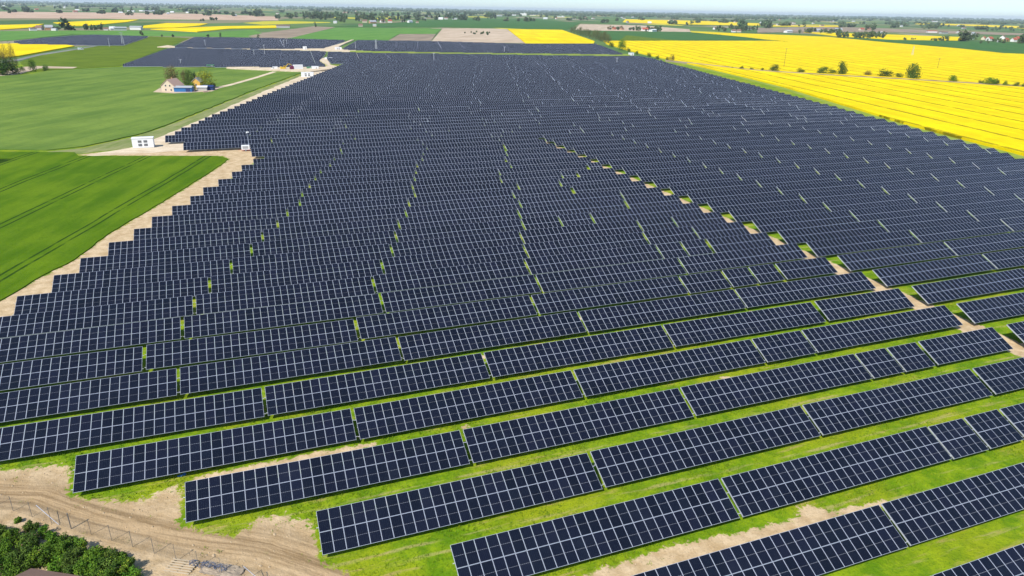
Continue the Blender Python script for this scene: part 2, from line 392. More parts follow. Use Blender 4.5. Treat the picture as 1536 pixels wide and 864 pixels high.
def build_ground():
    xs = axis([(-27000, -8000, 9500), (-8000, -1000, 1000), (-1000, -80, 115), (-80, 140, .6), (140, 320, 6), (320, 1000, 85), (1000, 8000, 1000), (8000, 27000, 9500)])
    ys = axis([(-1500, -100, 350), (-100, 40, 14), (40, 112, .5), (112, 300, 1.3), (300, 760, 20), (760, 3000, 280), (3000, 38000, 5000)])
    X, Y = np.meshgrid(xs, ys); nx, ny = len(xs), len(ys)
    Xf, Yf = X.ravel(), Y.ravel()
    sand = np.zeros(Xf.shape); road = np.zeros(Xf.shape)
    m = (Xf > -90) & (Xf < 150) & (Yf > 30) & (Yf < 430)
    sand[m] = sand_at(Xf[m], Yf[m]); road[m] = road_at(Xf[m], Yf[m])
    Z = np.zeros(Xf.shape)
    mm = (Xf > -70) & (Xf < 135) & (Yf > 35) & (Yf < 112)
    h = .03*np.sin(Xf*1.7+np.sin(Yf*.9)*2)*np.sin(Yf*2.1+np.sin(Xf*1.1)*1.5)+rng.normal(0, .018, Xf.shape)
    for fx, fy, a in ((.11, .17, .05), (.31, .23, .04)): h += a*np.sin(Xf*fx*2+1)*np.cos(Yf*fy*2)
    # spoil bank and rough ground outside the fence
    fence_d = (Xf+21.8)*.63+(Yf-68.8)*.77
    bank = np.exp(-((fence_d+2.2)/1.2)**2)*.35*(1+.8*np.sin(Xf*1.9)*np.cos(Yf*2.3))
    h += np.where(fence_d < 1, bank, 0)
    Z[mm] = h[mm]
    v = np.stack([Xf, Yf, Z], 1)
    i = np.arange(nx*ny).reshape(ny, nx)
    f = np.stack([i[:-1, :-1], i[:-1, 1:], i[1:, 1:], i[1:, :-1]], -1).reshape(-1, 4)
    me = bpy.data.meshes.new('ground'); me.vertices.add(len(v)); me.vertices.foreach_set('co', v.ravel())
    me.loops.add(f.size); me.loops.foreach_set('vertex_index', f.ravel().astype(np.int32))
    me.polygons.add(len(f)); me.polygons.foreach_set('loop_start', np.arange(0, f.size, 4, dtype=np.int32))
    me.polygons.foreach_set('use_smooth', np.ones(len(f), bool))
    me.update(calc_edges=True); me.validate()
    a = me.attributes.new('sand', 'FLOAT', 'POINT'); a.data.foreach_set('value', sand)
    a = me.attributes.new('road', 'FLOAT', 'POINT'); a.data.foreach_set('value', road)
    U, Vv = road_uv(Xf, Yf); uvw = np.zeros((len(Xf), 3)); uvw[:, 0] = U; uvw[:, 1] = Vv
    a = me.attributes.new('lane_uv', 'FLOAT_VECTOR', 'POINT'); a.data.foreach_set('vector', uvw.ravel())
    me.materials.append(M['ground'])
    o = link('ground', me); tag(o, 'lime green grass and bare sandy soil reaching to the horizon', 'ground', kind='structure')
build_ground()

# fields, tracks and verges: thin sheets on the ground, or standing crops with a height
LAY = [0]
def sheet(name, pts, mat, label, cat, h=None, px=True, jag=0):
    LAY[0] += 1; z = .03*LAY[0] if h is None else h
    P = [at(*p) for p in pts] if px else [Vector((p[0], p[1], 0)) for p in pts]
    if jag:
        Q = []
        for a, b in zip(P, P[1:]+P[:1]):
            n = max(1, min(60, int((b-a).length/jag)))
            nn = Vector((-(b-a).y, (b-a).x, 0)).normalized()
            for k in range(n): Q.append(a.lerp(b, k/n)+(nn*rng.uniform(-.35, .35)*jag*.3 if k else Vector()))
        P = Q
    bm = bmesh.new()
    top = [bm.verts.new((p.x, p.y, z)) for p in P]; f = bm.faces.new(top)
    if f.normal.z < 0 or (f.normal_update() or f.normal.z < 0): f.normal_flip()
    bot = [bm.verts.new((p.x, p.y, -.02)) for p in P]
    for k in range(len(P)):
        bm.faces.new((top[k], top[(k+1) % len(P)], bot[(k+1) % len(P)], bot[k]))
    bmesh.ops.triangulate(bm, faces=[f])
    me = bpy.data.meshes.new(name); bm.to_mesh(me); bm.free(); me.materials.append(M[mat])
    return tag(link(name, me), label, cat, kind='structure')

sheet('wheat_field', [(-260, 226), (0, 228), (112, 229), (118, 234.5), (326, 234.5), (342, 239), (334, 246), (282, 280), (225, 315), (162, 352), (112, 390), (50, 422), (0, 452), (-260, 590)], 'wheat_near', 'bright green wheat field with dark wheel tracks, lower left', 'field', h=.2, jag=2.5)
sheet('grass_verge', [(71, 227.5), (125, 222), (203, 205), (240, 193), (274, 180), (376, 139), (457, 109), (468, 109), (376, 147), (300, 181), (262, 197), (205, 221), (120, 231)], 'verge', 'grey green weedy verge between the oat field and the sandy track', 'verge', jag=4)
sheet('sand_track', [(130, 233), (200, 221), (236, 207), (262, 196.5), (300, 180), (376, 145.5), (462, 110), (495, 104), (512, 105), (476, 118), (384, 156), (300, 200), (282, 226), (140, 234)], 'track', 'pale sand track along the left ends of the panel rows', 'track', jag=5)
sheet('oat_field', [(-300, 226), (0, 225), (71, 226), (125, 220.5), (203, 203.5), (240, 191.5), (274, 178.5), (376, 137.5), (455, 108.5), (413, 107.5), (420, 104), (180, 101), (75, 106), (45, 112), (-40, 117), (-300, 132)], 'wheat_mid', 'large mid green field around the farmstead, upper left', 'field', h=.35, jag=6)
sheet('farm_track', [(316, 133.4), (345, 127), (380, 117.2), (409, 108), (415, 108.6), (384, 118.5), (348, 128.8), (318, 136)], 'track', 'narrow sand track leading to the farmstead', 'track', h=.40)
sheet('farmyard', [(230, 139), (240, 133), (268, 130), (322, 130), (330, 133), (318, 138), (262, 141)], 'soil', 'bare earth yard of the farmstead', 'yard', h=.44)
sheet('meadow', [(42, 107), (180, 99.5), (252, 71), (285, 57.5), (225, 55), (190, 67), (145, 69.5), (60, 82), (30, 93)], 'olive', 'olive green meadow between the two upper left panel blocks', 'field', jag=8)
sheet('gravel_road', [(-60, 104), (28, 91.5), (60, 83.5), (115, 74.8), (147, 69.3), (141, 69), (112, 73.6), (58, 81.6), (26, 89), (-60, 100)], 'asphalt', 'grey country road left of the olive meadow', 'road')
sheet('rapeseed_field', [(-160, 95), (0, 88.5), (28, 85.5), (112, 70.2), (90, 67), (30, 66.3), (-160, 71)], 'rape_far', 'yellow rapeseed field behind the brown trees at the left edge', 'field', h=1.2)
sheet('rubble_strip', [(33, 101), (55, 99.5), (116, 101), (110, 103), (60, 103), (30, 111), (-10, 116), (-10, 113)], 'soil', 'bare earth and rubble strip near the left edge', 'ground')
sheet('rapeseed_field', [(-120, 48), (0, 45.5), (46, 42.5), (66, 37), (0, 38.5), (-120, 40)], 'rape_far', 'narrow yellow rapeseed field at the upper left edge', 'field', h=1.2)
sheet('rapeseed_field', [(80, 35), (108, 40), (130, 40), (190, 34.5), (208, 31), (150, 32)], 'rape_far', 'yellow rapeseed strip behind the dark conifer', 'field', h=1.2)
sheet('rapeseed_field', [(213, 43), (216, 40), (250, 36.3), (312, 37), (300, 40), (262, 43)], 'rape_far', 'upper of two yellow rapeseed strips left of the tan field', 'field', h=1.2)
sheet('rapeseed_field', [(226, 45), (262, 43.5), (335, 41), (415, 40), (415, 43.6), (345, 44.6), (296, 49)], 'rape_far', 'lower of two yellow rapeseed strips left of the tan field', 'field', h=1.2)
sheet('green_field', [(0, 62), (20, 61), (110, 52), (222, 54.5), (292, 55.5), (410, 57), (380, 46), (300, 50.5), (226, 47), (120, 46.5), (0, 47)], 'green_far', 'mid green field behind the small upper left panel block', 'field')
sheet('earth_bank', [(-200, 29), (0, 27.5), (150, 29), (300, 31), (418, 32.5), (414, 27), (300, 22.5), (150, 20), (-200, 16)], 'bank', 'pink brown strip of quarried earth across the upper left', 'quarry')
sheet('soil_field', [(382, 57.8), (436, 57.8), (503, 42.6), (470, 41), (405, 49), (372, 55)], 'soil_brown', 'grey brown ploughed strip right of the yellow field', 'field')
sheet('green_field', [(432, 58), (503, 43), (560, 43.5), (663, 44.5), (653, 52), (598, 52), (583, 60.5), (519, 60.5)], 'green_far', 'bright green field above the centre left panel block', 'field', h=.4)
sheet('stubble_field', [(583, 61.5), (600, 52.2), (654, 52.4), (646, 62.5)], 'soil_brown', 'light brown stubble field left of the pink bare field', 'field')
sheet('soil_field', [(647, 63), (664, 44.6), (700, 44), (760, 45), (787, 65)], 'soil', 'pinkish bare field above the centre panel block', 'field')
sheet('green_field', [(500, 41.5), (640, 33), (700, 31), (800, 31), (872, 36), (850, 46), (760, 43.5), (560, 41.8)], 'green_dark', 'dark green field behind the pink bare field', 'field')
sheet('rapeseed_field', [(789, 65.8), (762, 46), (800, 46), (843, 46.6), (892, 63), (890, 66.2)], 'rape_far', 'yellow rapeseed field left of the row of trees', 'field', h=1.2)
sheet('soil_field', [(862, 46), (870, 38), (960, 39.5), (1034, 45), (1036, 49), (880, 47.5)], 'soil', 'tan bare field behind the row of trees', 'field')
sheet('green_field', [(864, 47), (1036, 49), (1090, 53), (1150, 60.5), (916, 61)], 'green_dark', 'green field between the row of trees and the large yellow field', 'field')
sheet('stubble_field', [(930, 61), (940, 54), (1012, 61)], 'olive', 'dull olive wedge on the left of the green field', 'field')
bx = [Vector((232.6, 60, 0)), Vector((272.5+3.5, 193.8, 0)), Vector((292+4, 258.8, 0))]
edge = [at(1160, 131.5), at(1104, 117), at(1011, 94.2), at(962, 82.5), at(935, 76), at(905, 66.5)]
rp = [(1700, 330)]
right_edge = [(p.x+8.5, p.y) for p in bx] + [(p.x+9, p.y) for p in edge[:3]] + [(p.x+6, p.y) for p in edge[3:]]
far_top = [tuple(at(*p)[:2]) for p in [(905, 62.4), (1150, 62.2), (1184, 63.6), (1165, 61.3), (1100, 54.8), (1036, 49.4), (1140, 52), (1240, 56), (1336, 65), (1438, 73.7), (1505, 81), (1560, 83)]]
xr = at(1560, 83)
sheet('rapeseed_field', right_edge+far_top+[(xr.x*.82, xr.y*.35), (520, 60)], 'rape', 'huge yellow rapeseed field filling the upper right', 'field', h=1.25, px=False)
sheet('field_verge', [(p.x+3, p.y) for p in bx]+[(p.x+3, p.y) for p in edge]+[(p[0]+.6, p[1]) for p in right_edge[::-1]], 'lime', 'narrow lime grass verge between the panels and the yellow field', 'verge', px=False, h=.11)
sheet('field_ditch', [(998, 91.3), (1136, 106.8), (1240, 113.6), (1400, 122.6), (1600, 135), (1600, 137), (1400, 124), (1240, 115), (1136, 108), (998, 92.4)], 'soil_brown', 'dark grassy ditch crossing the large yellow field', 'ditch', h=1.29)
sheet('green_field', [(1250, 55.5), (1336, 64.2), (1438, 72.9), (1505, 80.2), (1620, 84), (1620, 66), (1536, 64.5), (1440, 62.5), (1340, 60.5)], 'green_dark', 'dark green wedge right of the large yellow field', 'field')
sheet('rapeseed_field', [(1205, 49), (1340, 52.5), (1444, 56), (1442, 61), (1340, 59.8), (1250, 54.6)], 'rape_far', 'yellow rapeseed field behind the long hedge', 'field', h=1.2)
sheet('rapeseed_field', [(934, 35), (938, 30.8), (1060, 33), (1145, 36.5), (1145, 39.5), (1040, 38), (980, 36.5)], 'rape_far', 'long yellow rapeseed strip far beyond the green field', 'field', h=1.2)
sheet('rapeseed_field', [(1372, 36), (1380, 34), (1536, 38.5), (1640, 42), (1640, 46), (1536, 42), (1450, 38)], 'rape_far', 'yellow rapeseed strip at the far right horizon', 'field', h=1.2)
sheet('soil_field', [(1136, 50), (1136, 43), (1230, 41), (1330, 43), (1536, 50), (1536, 52.5), (1340, 48.5), (1200, 48.5)], 'soil_brown', 'long tan bare strip in the upper right', 'field')
sheet('rapeseed_field', [(1150, 39), (1260, 39.2), (1262, 40.6), (1150, 40.6)], 'rape_far', 'thin yellow rapeseed line behind the tan strip', 'field', h=1.2)
sheet('service_track', [(236, 71.5), (252, 69), (262, 70.6), (330, 72.6), (400, 73.8), (462, 74.2), (489, 72.4), (512, 66), (527, 60.8), (531, 60.8), (519, 65.6), (508, 71), (514, 75), (560, 77), (620, 77.4), (620, 79.8), (560, 79.5), (470, 76.8), (330, 73.6), (262, 72.2)], 'track', 'pale service track between the far panel blocks', 'track')
sheet('service_verge', [(525, 77.3), (620, 77.3), (760, 79.3), (945, 82.5), (945, 84.6), (760, 82), (620, 80), (525, 79.4)], 'lime', 'lime green grass strip between the far panel blocks', 'verge')
sheet('spur_track', [(478, 91), (484, 88.5), (491, 89), (496, 99), (507, 101.5), (500, 105), (466, 109), (440, 108.5), (405, 107), (340, 104), (340, 102), (415, 102), (456, 101.2), (494, 100.5)], 'track', 'short sand spur running to the white container', 'track')

# ------------------------------------------------------------------ solar tables
CT, ST = math.cos(TILT), math.sin(TILT)
RX = Matrix.Rotation(TILT, 3, 'X')
def tl(u, v, w=0):                       # table coordinates -> local point (u along the row, v up the slope)
    return Vector((u, 0, LOW)) + RX @ Vector((0, v, w))
def module_mesh():
    mb = MB(); fr, th = .028, .035
    def q(x0, x1, y0, y1, z, mi, uv=None): mb.face([(x0, y0, z), (x1, y0, z), (x1, y1, z), (x0, y1, z)], mi, uv)
    q(fr, MW-fr, fr, MH-fr, th-.006, 0, [(.02, .01), (.98, .01), (.98, .99), (.02, .99)])
    q(0, MW, 0, fr, th, 1); q(0, MW, MH-fr, MH, th, 1); q(0, fr, fr, MH-fr, th, 1); q(MW-fr, MW, fr, MH-fr, th, 1)
    for a, b in (((0, 0), (MW, 0)), ((MW, 0), (MW, MH)), ((MW, MH), (0, MH)), ((0, MH), (0, 0))):
        mb.face([(*a, 0), (*b, 0), (*b, th), (*a, th)], 1)
    mb.face([(0, 0, 0), (0, MH, 0), (MW, MH, 0), (MW, 0, 0)], 1)
    return mb.mesh('solar_module', [M['glass'], M['alu']])
MOD = module_mesh()
def array_mesh(n):                      # all modules of a table as one mesh, for tables too far for single modules
    mb = MB(); fr, th = .028, .035
    for j in range(2):
        for i in range(n):
            ox, oy = i*PX, j*PY
            def q(x0, x1, y0, y1, z, mi, uv=None): mb.face([tl(ox+x0, oy+y0, z), tl(ox+x1, oy+y0, z), tl(ox+x1, oy+y1, z), tl(ox+x0, oy+y1, z)], mi, uv)
            q(fr, MW-fr, fr, MH-fr, th-.006, 0, [(i+.02, j+.01), (i+.98, j+.01), (i+.98, j+.99), (i+.02, j+.99)])
            q(0, MW, 0, fr, th, 1); q(0, MW, MH-fr, MH, th, 1); q(0, fr, fr, MH-fr, th, 1); q(MW-fr, MW, fr, MH-fr, th, 1)
    Lx, Ly = n*PX-.02, 2*PY-.02
    c = [(0, 0), (Lx, 0), (Lx, Ly), (0, Ly)]
    for a, b in zip(c, c[1:]+c[:1]): mb.face([tl(*a, 0), tl(*b, 0), tl(*b, th), tl(*a, th)], 1)
    mb.face([tl(*p, 0) for p in c[::-1]], 1)
    return mb.mesh('module_array', [M['glass'], M['alu']])
def frame_mesh(n):
    mb = MB(); Lx = n*PX-.02
    for v in (.45, 1.75, 2.85, 4.15):
        mb.box(tl(Lx/2, v, -.045), (Lx+(.42 if v in (.45, 2.85) else .1), .06, .08), 0, RX)
    for x in (.03, Lx-.03): mb.box(tl(x, 2.29, -.085), (.05, 4.56, .15), 0, RX)
    k = max(2, int(round(Lx/3.9))); xs = [Lx*(i+.5)/k for i in range(k)]
    for x in xs:
        mb.box(tl(x, 2.29, -.13), (.07, 4.1, .09), 0, RX)
        a = tl(x, 1.0, -.17); b = tl(x, 3.1, -.17)
        mb.bar((x, a.y+.75, .62), (x, a.y, a.z), .05)
        mb.bar((x, b.y-.75, 1.1), (x, b.y, b.z), .05)
    return mb.mesh('support_frame', [M['steel']]), xs
def post_mesh(h):
    mb = MB(); mb.box((0, 0, h/2-.1), (.10, .012, h+.2)); 
    mb.box((-.044, .03, h/2-.1), (.012, .06, h+.2)); mb.box((.044, .03, h/2-.1), (.012, .06, h+.2))
    return mb.mesh('post', [M['steel']])
PV = 2.05; PH = tl(0, PV, -.18).z; PYY = tl(0, PV, 0).y
POST = post_mesh(PH)
cacheA, cacheF, cacheP = {}, {}, {}
def posts_mesh(n):
    if n not in cacheP:
        mb = MB()
        for x in cacheF[n][1]: mb.box((x, PYY, PH/2-.1), (.10, .05, PH+.2))
        cacheP[n] = mb.mesh('post_row', [M['steel']])
    return cacheP[n]

# left ends of the rows (world x) and the table joints along each row, from the survey
LE = {-5: 38.4, -4: 26.65, -3: 13.55, -2: 2.3, -1: -10.1, 0: -21.6, 1: -31.8, 2: -42.5, 3: -47.6, 4: -43.0, 5: -41.6,
      20: 1.6, 21: 1.6, 22: -20.9, 23: -20.9, 24: -28.1}
LATE = [(297.1, -28.1), (307.3, -24.5), (316.9, -23.1), (324.8, -19.6), (335.5, -16.9), (346.3, -14.3), (355.9, -10.8), (365.3, -7.4), (375.4, -3.7), (384.6, -1.1), (395.1, 2.5)]
J = {-5: [(68.9, 0)], -4: [57.1, 87.2], -3: [43.95, 74.4, 81.1, 87.1], -2: [32.75, 63.0, 94.0], -1: [20.6, 50.8, 81.4, 87.7, 94.0], 0: [9.0, 39.5, 69.9, 79.6],
     1: [-1.4, 29.3, 59.5, 89.9], 2: [-12.3, 18.6, 49.0, 80.4], 3: [-17.1, 13.9, 44.5, 75.0, 84.6, 90.8, 97.0], 4: [-12.5, 18.6, 49.0, 80.4],
     5: [-11.0, 19.9, 50.3, 80.6, 86.8, 93.0], 6: [-8.4, 22.5, 52.9, 83.2, 96.1], 7: [-4.9, 26.0, 56.2, 86.4, 95.7], 8: [-1.4, 29.5, 60.0, 69.3, 78.5],
     9: [1.0, 32.0, 62.2, 93.1], 10: [4.6, 35.4, 65.7, 96.2], 11: [8.0, 38.9, 68.4, 85.8], 12: [11.2, 41.9, 72.5, 85.4], 13: [12.7, 43.6, 70.4, 90.3, 96.3],
     14: [15.5, 46.2, 73.0], 15: [18.8, 49.5, 80.2], 16: [21.4, 51.8, 82.2], 17: [24.7, 55.1, 85.6], 18: [27.3, 57.8, 88.2], 19: [30.9, 61.3, 91.7]}
J[-5] = [69.0, 99.4]
def left_end(k):
    if k in LE: return LE[k]
    if k < -5: return 38.4+11.9*(-5-k)
    if k <= 19: return -39.4+3.43*(k-6)+(.3 if k % 3 == 1 else -.3)*(k % 3 > 0)
    y = ROW0+k*ROWP
    for (y0, x0), (y1, x1) in zip(LATE, LATE[1:]):
        if y0 <= y+4 < y1: return x0+(x1-x0)*(y+4-y0)/(y1-y0)
    return 2.5+.335*(y+4-395.1)
def right_end(k):
    y = ROW0+k*ROWP+4
    if y < 262: return 272.5+.31*(y-193.8)
    return 293.5+.301*(y-262)
tables = []                             # (x, y, n, row, side, ordinal)
def fill(x0, x1, y, row, side, cuts=()):
    cs = sorted(c for c in cuts if x0+3 < c < x1-2)
    segs = []; a = x0
    for c in cs: segs.append((a, c-.45)); a = c
    segs.append((a, x1)); out = []; prev = None
    for i, (s, e) in enumerate(segs):
        gp = .44 if row < 3 and side == 'left' else (.54 if side == 'left' else .62)
        if prev is not None and abs(s-prev-gp) < 1.25: s = prev+gp
        n = int(round((e-s)/PX)) if i < len(segs)-1 else int((e-s)/PX+.5)
        last = i == len(segs)-1
        while n > 29 or (last and n > 26 and side != 'left'):
            out.append((s, y, 26, row, side)); s += 26*PX+.45; n = int((e-s)/PX+.2)
        if last and side == 'left':
            while n*PX > e-s+.6: n -= 1
            s = max(s, e-n*PX+.02)
        if n >= 2: out.append((s, y, n, row, side))
        prev = s+n*PX
    return out
for k in range(-10, 66):
    y = ROW0+k*ROWP
    Ls = fill(left_end(k), 110.05-.06*max(0, k), y, k, 'left', J.get(k, [left_end(k)+30.55+30.5*i+(k % 4)*1.1 for i in range(6)])) if k <= 20 else []
    if k <= 20:
        for i, t in enumerate(Ls[::-1]): tables.append((*t, i+1))
        x_r = 113.5-.06*max(0, k); rs = [x_r+j*30.7 for j in range(12)]
        for i, t in enumerate(fill(x_r, right_end(k), y, k, 'right', [c for c in rs[1:] if c < right_end(k)-3])): tables.append((*t, i+1))
    else:
        for i, t in enumerate(fill(left_end(k), right_end(k), y, k, 'far', [left_end(k)+30.6*i+PX*random.choice((0, 0, 2, 4, 5, 9, 13)) for i in range(1, 14)])): tables.append((*t, i+1))

FAR_BLOCKS = {
 'main_end': [(right_end(65)-200, 0)],
}
def block_rows(poly_px, z=2.0, seed=0):
    P = [at(*p, z) for p in poly_px]; ys = [p.y for p in P]; out = []
    k = int(math.ceil((min(ys)-ROW0)/ROWP))
    while ROW0+k*ROWP < max(ys):
        y = ROW0+k*ROWP; xs = []
        for a, b in zip(P, P[1:]+P[:1]):
            if (a.y > y) != (b.y > y): xs.append(a.x+(b.x-a.x)*(y-a.y)/(b.y-a.y))
        xs.sort()
        for s, e in zip(xs[::2], xs[1::2]):
            if e-s > 8: out += fill(s, e, y, k, 'block')
        k += 1
    return out
BL = []
BL += block_rows([(183, 98), (252, 73.5), (262, 72.6), (330, 74), (400, 75.7), (470, 77.3), (490, 77.7), (482, 88), (477, 91), (490, 98.6), (450, 99.6), (415, 99.8), (330, 99)])
BL += block_rows([(489, 88.5), (490, 78.5), (560, 80), (640, 80.6), (760, 83), (925, 85.3), (1011, 97), (1160, 136)] and [(491, 89), (493, 78.3), (560, 80.2), (640, 81), (760, 82.8), (925, 85.3), (962, 85), (1000, 92), (1003, 93.2), (520, 96), (505, 101)])
BL += block_rows([(262, 70), (292, 56.5), (400, 57.9), (518, 61), (487, 71.5), (400, 72.8)])
BL += block_rows([(515, 73.5), (537, 61.2), (640, 62.3), (780, 66), (896, 66.3), (936, 81), (700, 78.2), (560, 76)])
BL += block_rows([(20, 62.5), (60, 58), (115, 54), (140, 52.9), (222, 55.3), (184, 67), (30, 65.5)])
# trim the second block where it would overlap the main one
ymax_main = ROW0+65*ROWP
def keep(t):
    x, y, n = t[:3]
    if y <= ymax_main+2:
        k = round((y-ROW0)/ROWP)
        return x+n*PX < left_end(k)-2 or x > right_end(k)
    return True
far_tables = [(t, 0) for t in BL if keep(t)]

def score(t):
    x, y, n = t[:3]; w = n*PX
    cs = [to_px((x, y, LOW)), to_px((x+w, y, LOW)), to_px((x+w, y+4.1, LOW+1.9)), to_px((x, y+4.1, LOW+1.9))]
    if any(c is None for c in cs): return 0
    q = [(min(max(c[0], 0), 1536), min(max(c[1], 0), 864)) for c in cs]
    return abs(sum(q[i][0]*q[(i+1) % 4][1]-q[(i+1) % 4][0]*q[i][1] for i in range(4)))/2
sc = sorted(((score(t), i) for i, t in enumerate(tables)), reverse=True)
seen = [i for s, i in sc if s > 3]
single = seen[:300]; NEAR = set(seen[:56])
print('tables in view', len(seen), 'far', len(far_tables))
ORD = ['zeroth', 'first', 'second', 'third', 'fourth', 'fifth', 'sixth', 'seventh', 'eighth', 'ninth', 'tenth', 'eleventh', 'twelfth', 'thirteenth', 'fourteenth', 'fifteenth',
       'sixteenth', 'seventeenth', 'eighteenth', 'nineteenth', 'twentieth']
def ordw(n):
    if n <= 20: return ORD[n]
    return {2: 'twenty', 3: 'thirty', 4: 'forty', 5: 'fifty'}[n//10]+'-'+ORD[n % 10] if n % 10 else {30: 'thirtieth', 40: 'fortieth', 50: 'fiftieth'}[n]
minrow = min(tables[i][3] for i in single)
protoN = {}
for i in single:
    x, y, n, row, side, od = tables[i]
    lab = f'{n}-column solar table, {ordw(od)} {side} of the sandy lane, {ordw(row-minrow+1)} row from the front' if side != 'far' else f'{n}-column solar table, {ordw(od)} from the left end, {ordw(row-minrow+1)} row from the front'
    near = i in NEAR; key = (n, near)
    jit = (rng.normal(0, .004), rng.normal(0, .0025), rng.normal(0, .0006))
    loc = (x, y, rng.normal(0, .03))
    if key not in protoN:
        r = link('solar_table', None); r.empty_display_size = .1
        if n not in cacheF: cacheF[n] = frame_mesh(n)
        if near:
            for j in range(2):
                for c in range(n):
                    p = tl(c*PX, j*PY, 0); kid('solar_module', MOD, r, p, (TILT, 0, 0))
            kid('support_frame', cacheF[n][0], r)
            for xx in cacheF[n][1]: kid('post', POST, r, (xx, PYY, 0))
        else:
            kid('module_array', array_mesh(n), r); kid('support_frame', cacheF[n][0], r); kid('post_row', posts_mesh(n), r)
        r.location = loc; r.rotation_euler = jit; protoN[key] = r
    else:
        r = copy_thing(protoN[key], loc, rot=jit)
    tag(r, lab, 'solar table', 'solar tables in long parallel rows')
# everything beyond the 300: one object
mb = MB(); sset = set(single)
def far_table(x, y, n):
    Lx, Ly = n*PX-.02, 2*PY-.02; o = Vector((x, y, rng.normal(0, .05))); th = .04
    dz = rng.normal(0, .03)
    c = [(0, 0), (Lx, 0), (Lx, Ly), (0, Ly)]; c3 = [o+tl(*p, th)+Vector((0, 0, dz if p[0] else 0)) for p in c]; b3 = [p-Vector((0, 0, .20)) for p in c3]
    k0 = int(x*3+y*7) % 997*30
    mb.face(c3, 0, [(k0, 0), (k0+n, 0), (k0+n, 2), (k0, 2)])
    for a in range(4): mb.face([b3[a], b3[(a+1) % 4], c3[(a+1) % 4], c3[a]], 1)
    mb.face(b3[::-1], 1)
    for s in (.15, .5, .85): mb.bar(o+Vector((Lx*s, PYY, -.1)), o+Vector((Lx*s, PYY, PH)), .1, 2)
for i, t in enumerate(tables):
    if i not in sset: far_table(*t[:3])
for t, _ in far_tables: far_table(*t[:3])
o = link('distant_solar_tables', mb.mesh('distant_solar_tables', [M['array'], M['alu'], M['steel']]))
tag(o, 'mass of small distant solar tables filling the farm as far as its far blocks', 'solar tables', kind='stuff')

# ------------------------------------------------------------------ trees and shrubs
def wob(v, s): return v+Vector((random.uniform(-s, s), random.uniform(-s, s), random.uniform(-s, s)))
def crown_mesh(name, mat, w, h, z0, nl, ls, shape='round', clumps=14, open_=0.0):
    """leaf faces in clumps through the crown's volume"""
    me = bpy.data.meshes.new(name); V = []; F = []; T = []
    C = []
    for i in range(clumps):
        a = random.uniform(0, 2*math.pi); t = random.uniform(.08, .95); 
        if shape == 'cone': rr = (1-t)*.9+.08
        elif shape == 'column': rr = .75*math.sin(math.pi*min(1, t*.9+.12))
        else: rr = math.sqrt(max(.05, 1-(2*t-1)**2))*.78
        rr *= random.uniform(.45, 1)
        C.append((Vector((math.cos(a)*rr*w/2, math.sin(a)*rr*w/2, z0+t*h)), random.uniform(.16, .30)*min(w, h)*(1.15-.5*open_), random.random()))
    for i in range(nl):
        c, r, ct = random.choice(C)
        d = Vector((random.gauss(0, 1), random.gauss(0, 1), random.gauss(0, 1))).normalized()
        p = c+d*r*random.uniform(.55, 1.08)
        if p.z < z0*.6: p.z = z0*.6+random.random()*.1*h
        n = (d+Vector((random.gauss(0, .5), random.gauss(0, .5), random.gauss(0, .5)+.2))).normalized()
        e = n.orthogonal().normalized(); g = n.cross(e); a = random.uniform(0, 6.28)
        e, g = e*math.cos(a)+g*math.sin(a), g*math.cos(a)-e*math.sin(a)
        s = ls*random.uniform(.6, 1.3); k = len(V)
        V += [p-e*s*.5, p+g*s*.35, p+e*s*.5, p-g*s*.35]; F.append((k, k+1, k+2, k+3))
        T.append(min(1, max(0, .55*ct+.45*random.random())))
    me.from_pydata(V, [], F); me.materials.append(M[mat])
    at_ = me.attributes.new('tint', 'FLOAT', 'FACE'); at_.data.foreach_set('value', T); me.update()
    return me
def trunk_mesh(h, w, cw, limbs=5):
    mb = MB(); x = 0; p = Vector((0, 0, -.1)); q = Vector((.04*h, .02*h, h*.45)); r = Vector((.0, .03*h, h*.82))
    mb.bar(p, q, w, 0, 7, w*.7); mb.bar(q, r, w*.7, 0, 6, w*.25)
    for i in range(limbs):
        a = 6.28*i/limbs+random.random(); t = random.uniform(.3, .75); b = p.lerp(r, t)
        mb.bar(b, b+Vector((math.cos(a)*cw*.36, math.sin(a)*cw*.36, h*random.uniform(.12, .25))), w*.32, 0, 5, w*.08)
    return mb.mesh('trunk', [M['bark']])
def make_tree(name, kind, w, h, nl, ls, mat, shape='round', z0=None, clumps=16, open_=0.0, tw=None):
    r = link(name, None); z0 = h*.18 if z0 is None else z0
    kid('trunk', trunk_mesh(h, tw or max(.12, h*.035), w), r)
    kid('crown', crown_mesh('crown', mat, w, h-z0, z0, nl, ls, shape, clumps, open_), r)
    return r
def hpx(p, d):               # height in metres of d image pixels at p
    return d*to_px(p)[2]/F_PX

